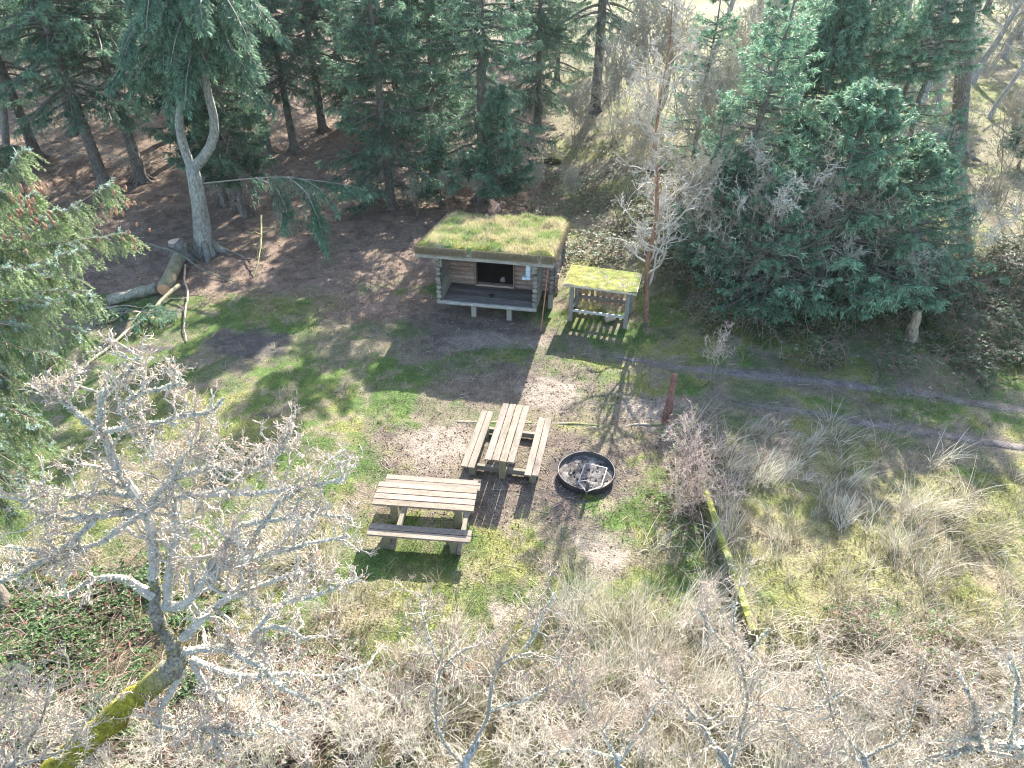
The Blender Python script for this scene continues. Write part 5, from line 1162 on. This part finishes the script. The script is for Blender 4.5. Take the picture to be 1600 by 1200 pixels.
stick([(150, 508), (180, 502), (201, 487)], .04, 'brown stick crossing the lower side of the brash pile', (.32, .25, .17))
stick([(418, 379, 1.), (414, 405, .6), (408, 420, .3), (398, 433, .05)], .03, 'yellowish dead branch standing under the low bough right of the forked tree', (.42, .38, .18), twigs=6)
stick([(338, 390, .2), (362, 398, .1), (392, 408, .05)], .06, 'dark fallen limb on the litter right of the forked trunk', (.15, .13, .11))
g = G(240, 507); mb = MB(); tubes(mb, np.array([[g+[-.15, .3, .05], g+[0, 0, .12]]]), np.array([[.06, .06]]), 10, np.array([.45, .40, .16])); tag(mb.build('cut_stub', M_cut, off=g), 'short yellow cut stub poking from the cut spruce bough', 'stub')
g = G(215, 500); root = thing('cut_bough', 'cut green spruce bough dumped on the grass beside the long pole', 'bough', tuple(g))
Q = [resample(np.array([g+[0, .3, .1], g+[cos(a_)*.5, sin(a_)*.3, .3], g+[cos(a_)*1.1, sin(a_)*.7, .12]]), 12) for a_ in (-.5, 0., .4, 2.6, 3.1, 3.6, 1.2, -1.2)]
boughs(root, Q, g, lat=11, J=9, llen=.4, rb=.015, hang=.2)

# board hut in the wood -----------------------------------------------------------
g = G(577, 226); hut = thing('board_hut', 'small upright hut of reddish vertical boards among the dark spruces', 'hut', tuple(g), -.15)
mb = MB()
for k in range(8): box(mb, (-.62+k*.175, 0, .85), (.165, .03, 1.9-.0*k), np.array([.36, .20, .14])*rng.uniform(.8, 1.15))
mb.build('front_wall', M_woodz, hut)
for x_ in (-.72, .80):
    mb = MB(); box(mb, (x_, .6, .8), (.03, 1.2, 1.8), np.array([.16, .13, .11])); mb.build('side_wall', M_woodz, hut)
mb = MB(); box(mb, (.04, 1.2, .75), (1.5, .03, 1.7), np.array([.16, .13, .11])); mb.build('rear_wall', M_woodz, hut)
mb = MB(); box(mb, (.04, .6, 1.82), (1.75, 1.5, .05), np.array([.10, .09, .08]), RX(-.08)); mb.build('roof', M_wood, hut)

mb = MB(); box(mb, (0, 62, 6), (330, 196, 22), np.array([1., 1, 1]), b=.01)
hz = mb.build('haze', M_ash); hz['kind'] = 'stuff'; hm = bpy.data.materials.new('haze'); hm.use_nodes = True; hm.node_tree.nodes.clear()
o_ = hm.node_tree.nodes.new('ShaderNodeOutputMaterial'); v_ = hm.node_tree.nodes.new('ShaderNodeVolumePrincipled'); v_.inputs['Density'].default_value = .0002; v_.inputs['Color'].default_value = (.95, .97, 1, 1); v_.inputs['Anisotropy'].default_value = .6
hm.node_tree.links.new(v_.outputs[0], o_.inputs['Volume']); hz.data.materials[0] = hm
# ------------------------------------------------------------------ camera, light, world
cam = bpy.data.cameras.new('camera'); co = bpy.data.objects.new('camera', cam); COL.objects.link(co)
co.location = (0, 0, CAMH); co.rotation_euler = (pi/2-PITCH, 0, 0); cam.sensor_width = 36; cam.lens = 36*F/1600; cam.clip_end = 600; cam.clip_start = .05
sc.camera = co
EL, AZ = rad(33), rad(17)
sun = bpy.data.lights.new('sun', 'SUN'); sun.energy = 4.8; sun.angle = rad(.53); sun.color = (1, .94, .84); so = bpy.data.objects.new('sun', sun); COL.objects.link(so)
sd = np.array([sin(AZ)*cos(EL), cos(AZ)*cos(EL), sin(EL)])
from mathutils import Vector
so.rotation_euler = Vector(sd).to_track_quat('Z', 'Y').to_euler(); so.location = (10, 30, 30)
w = bpy.data.worlds.new('World'); sc.world = w; w.use_nodes = True; nt = w.node_tree; bg = nt.nodes['Background']
sky = nt.nodes.new('ShaderNodeTexSky'); sky.sky_type = 'NISHITA'; sky.sun_disc = False; sky.sun_elevation = EL; sky.sun_rotation = AZ; sky.air_density = 1.; sky.dust_density = 1.5
nt.links.new(sky.outputs[0], bg.inputs[0]); bg.inputs[1].default_value = .15
sc.view_settings.view_transform = 'Standard'; sc.view_settings.look = 'None'; sc.view_settings.exposure = 2.1; sc.view_settings.gamma = 1
sc.render.engine = 'CYCLES'
sc.cycles.sample_clamp_indirect = 4; sc.cycles.volume_bounces = 0; sc.cycles.max_bounces = 6; sc.cycles.diffuse_bounces = 3; sc.cycles.transmission_bounces = 3; sc.cycles.glossy_bounces = 2
sc.cycles.use_denoising = True; sc.cycles.filter_width = 1.1
try:
    sc.cycles.denoiser = 'OPENIMAGEDENOISE'; sc.cycles.denoising_prefilter = 'ACCURATE'
except Exception: pass
print('TRIS', sum(len(m.polygons) for m in bpy.data.meshes))
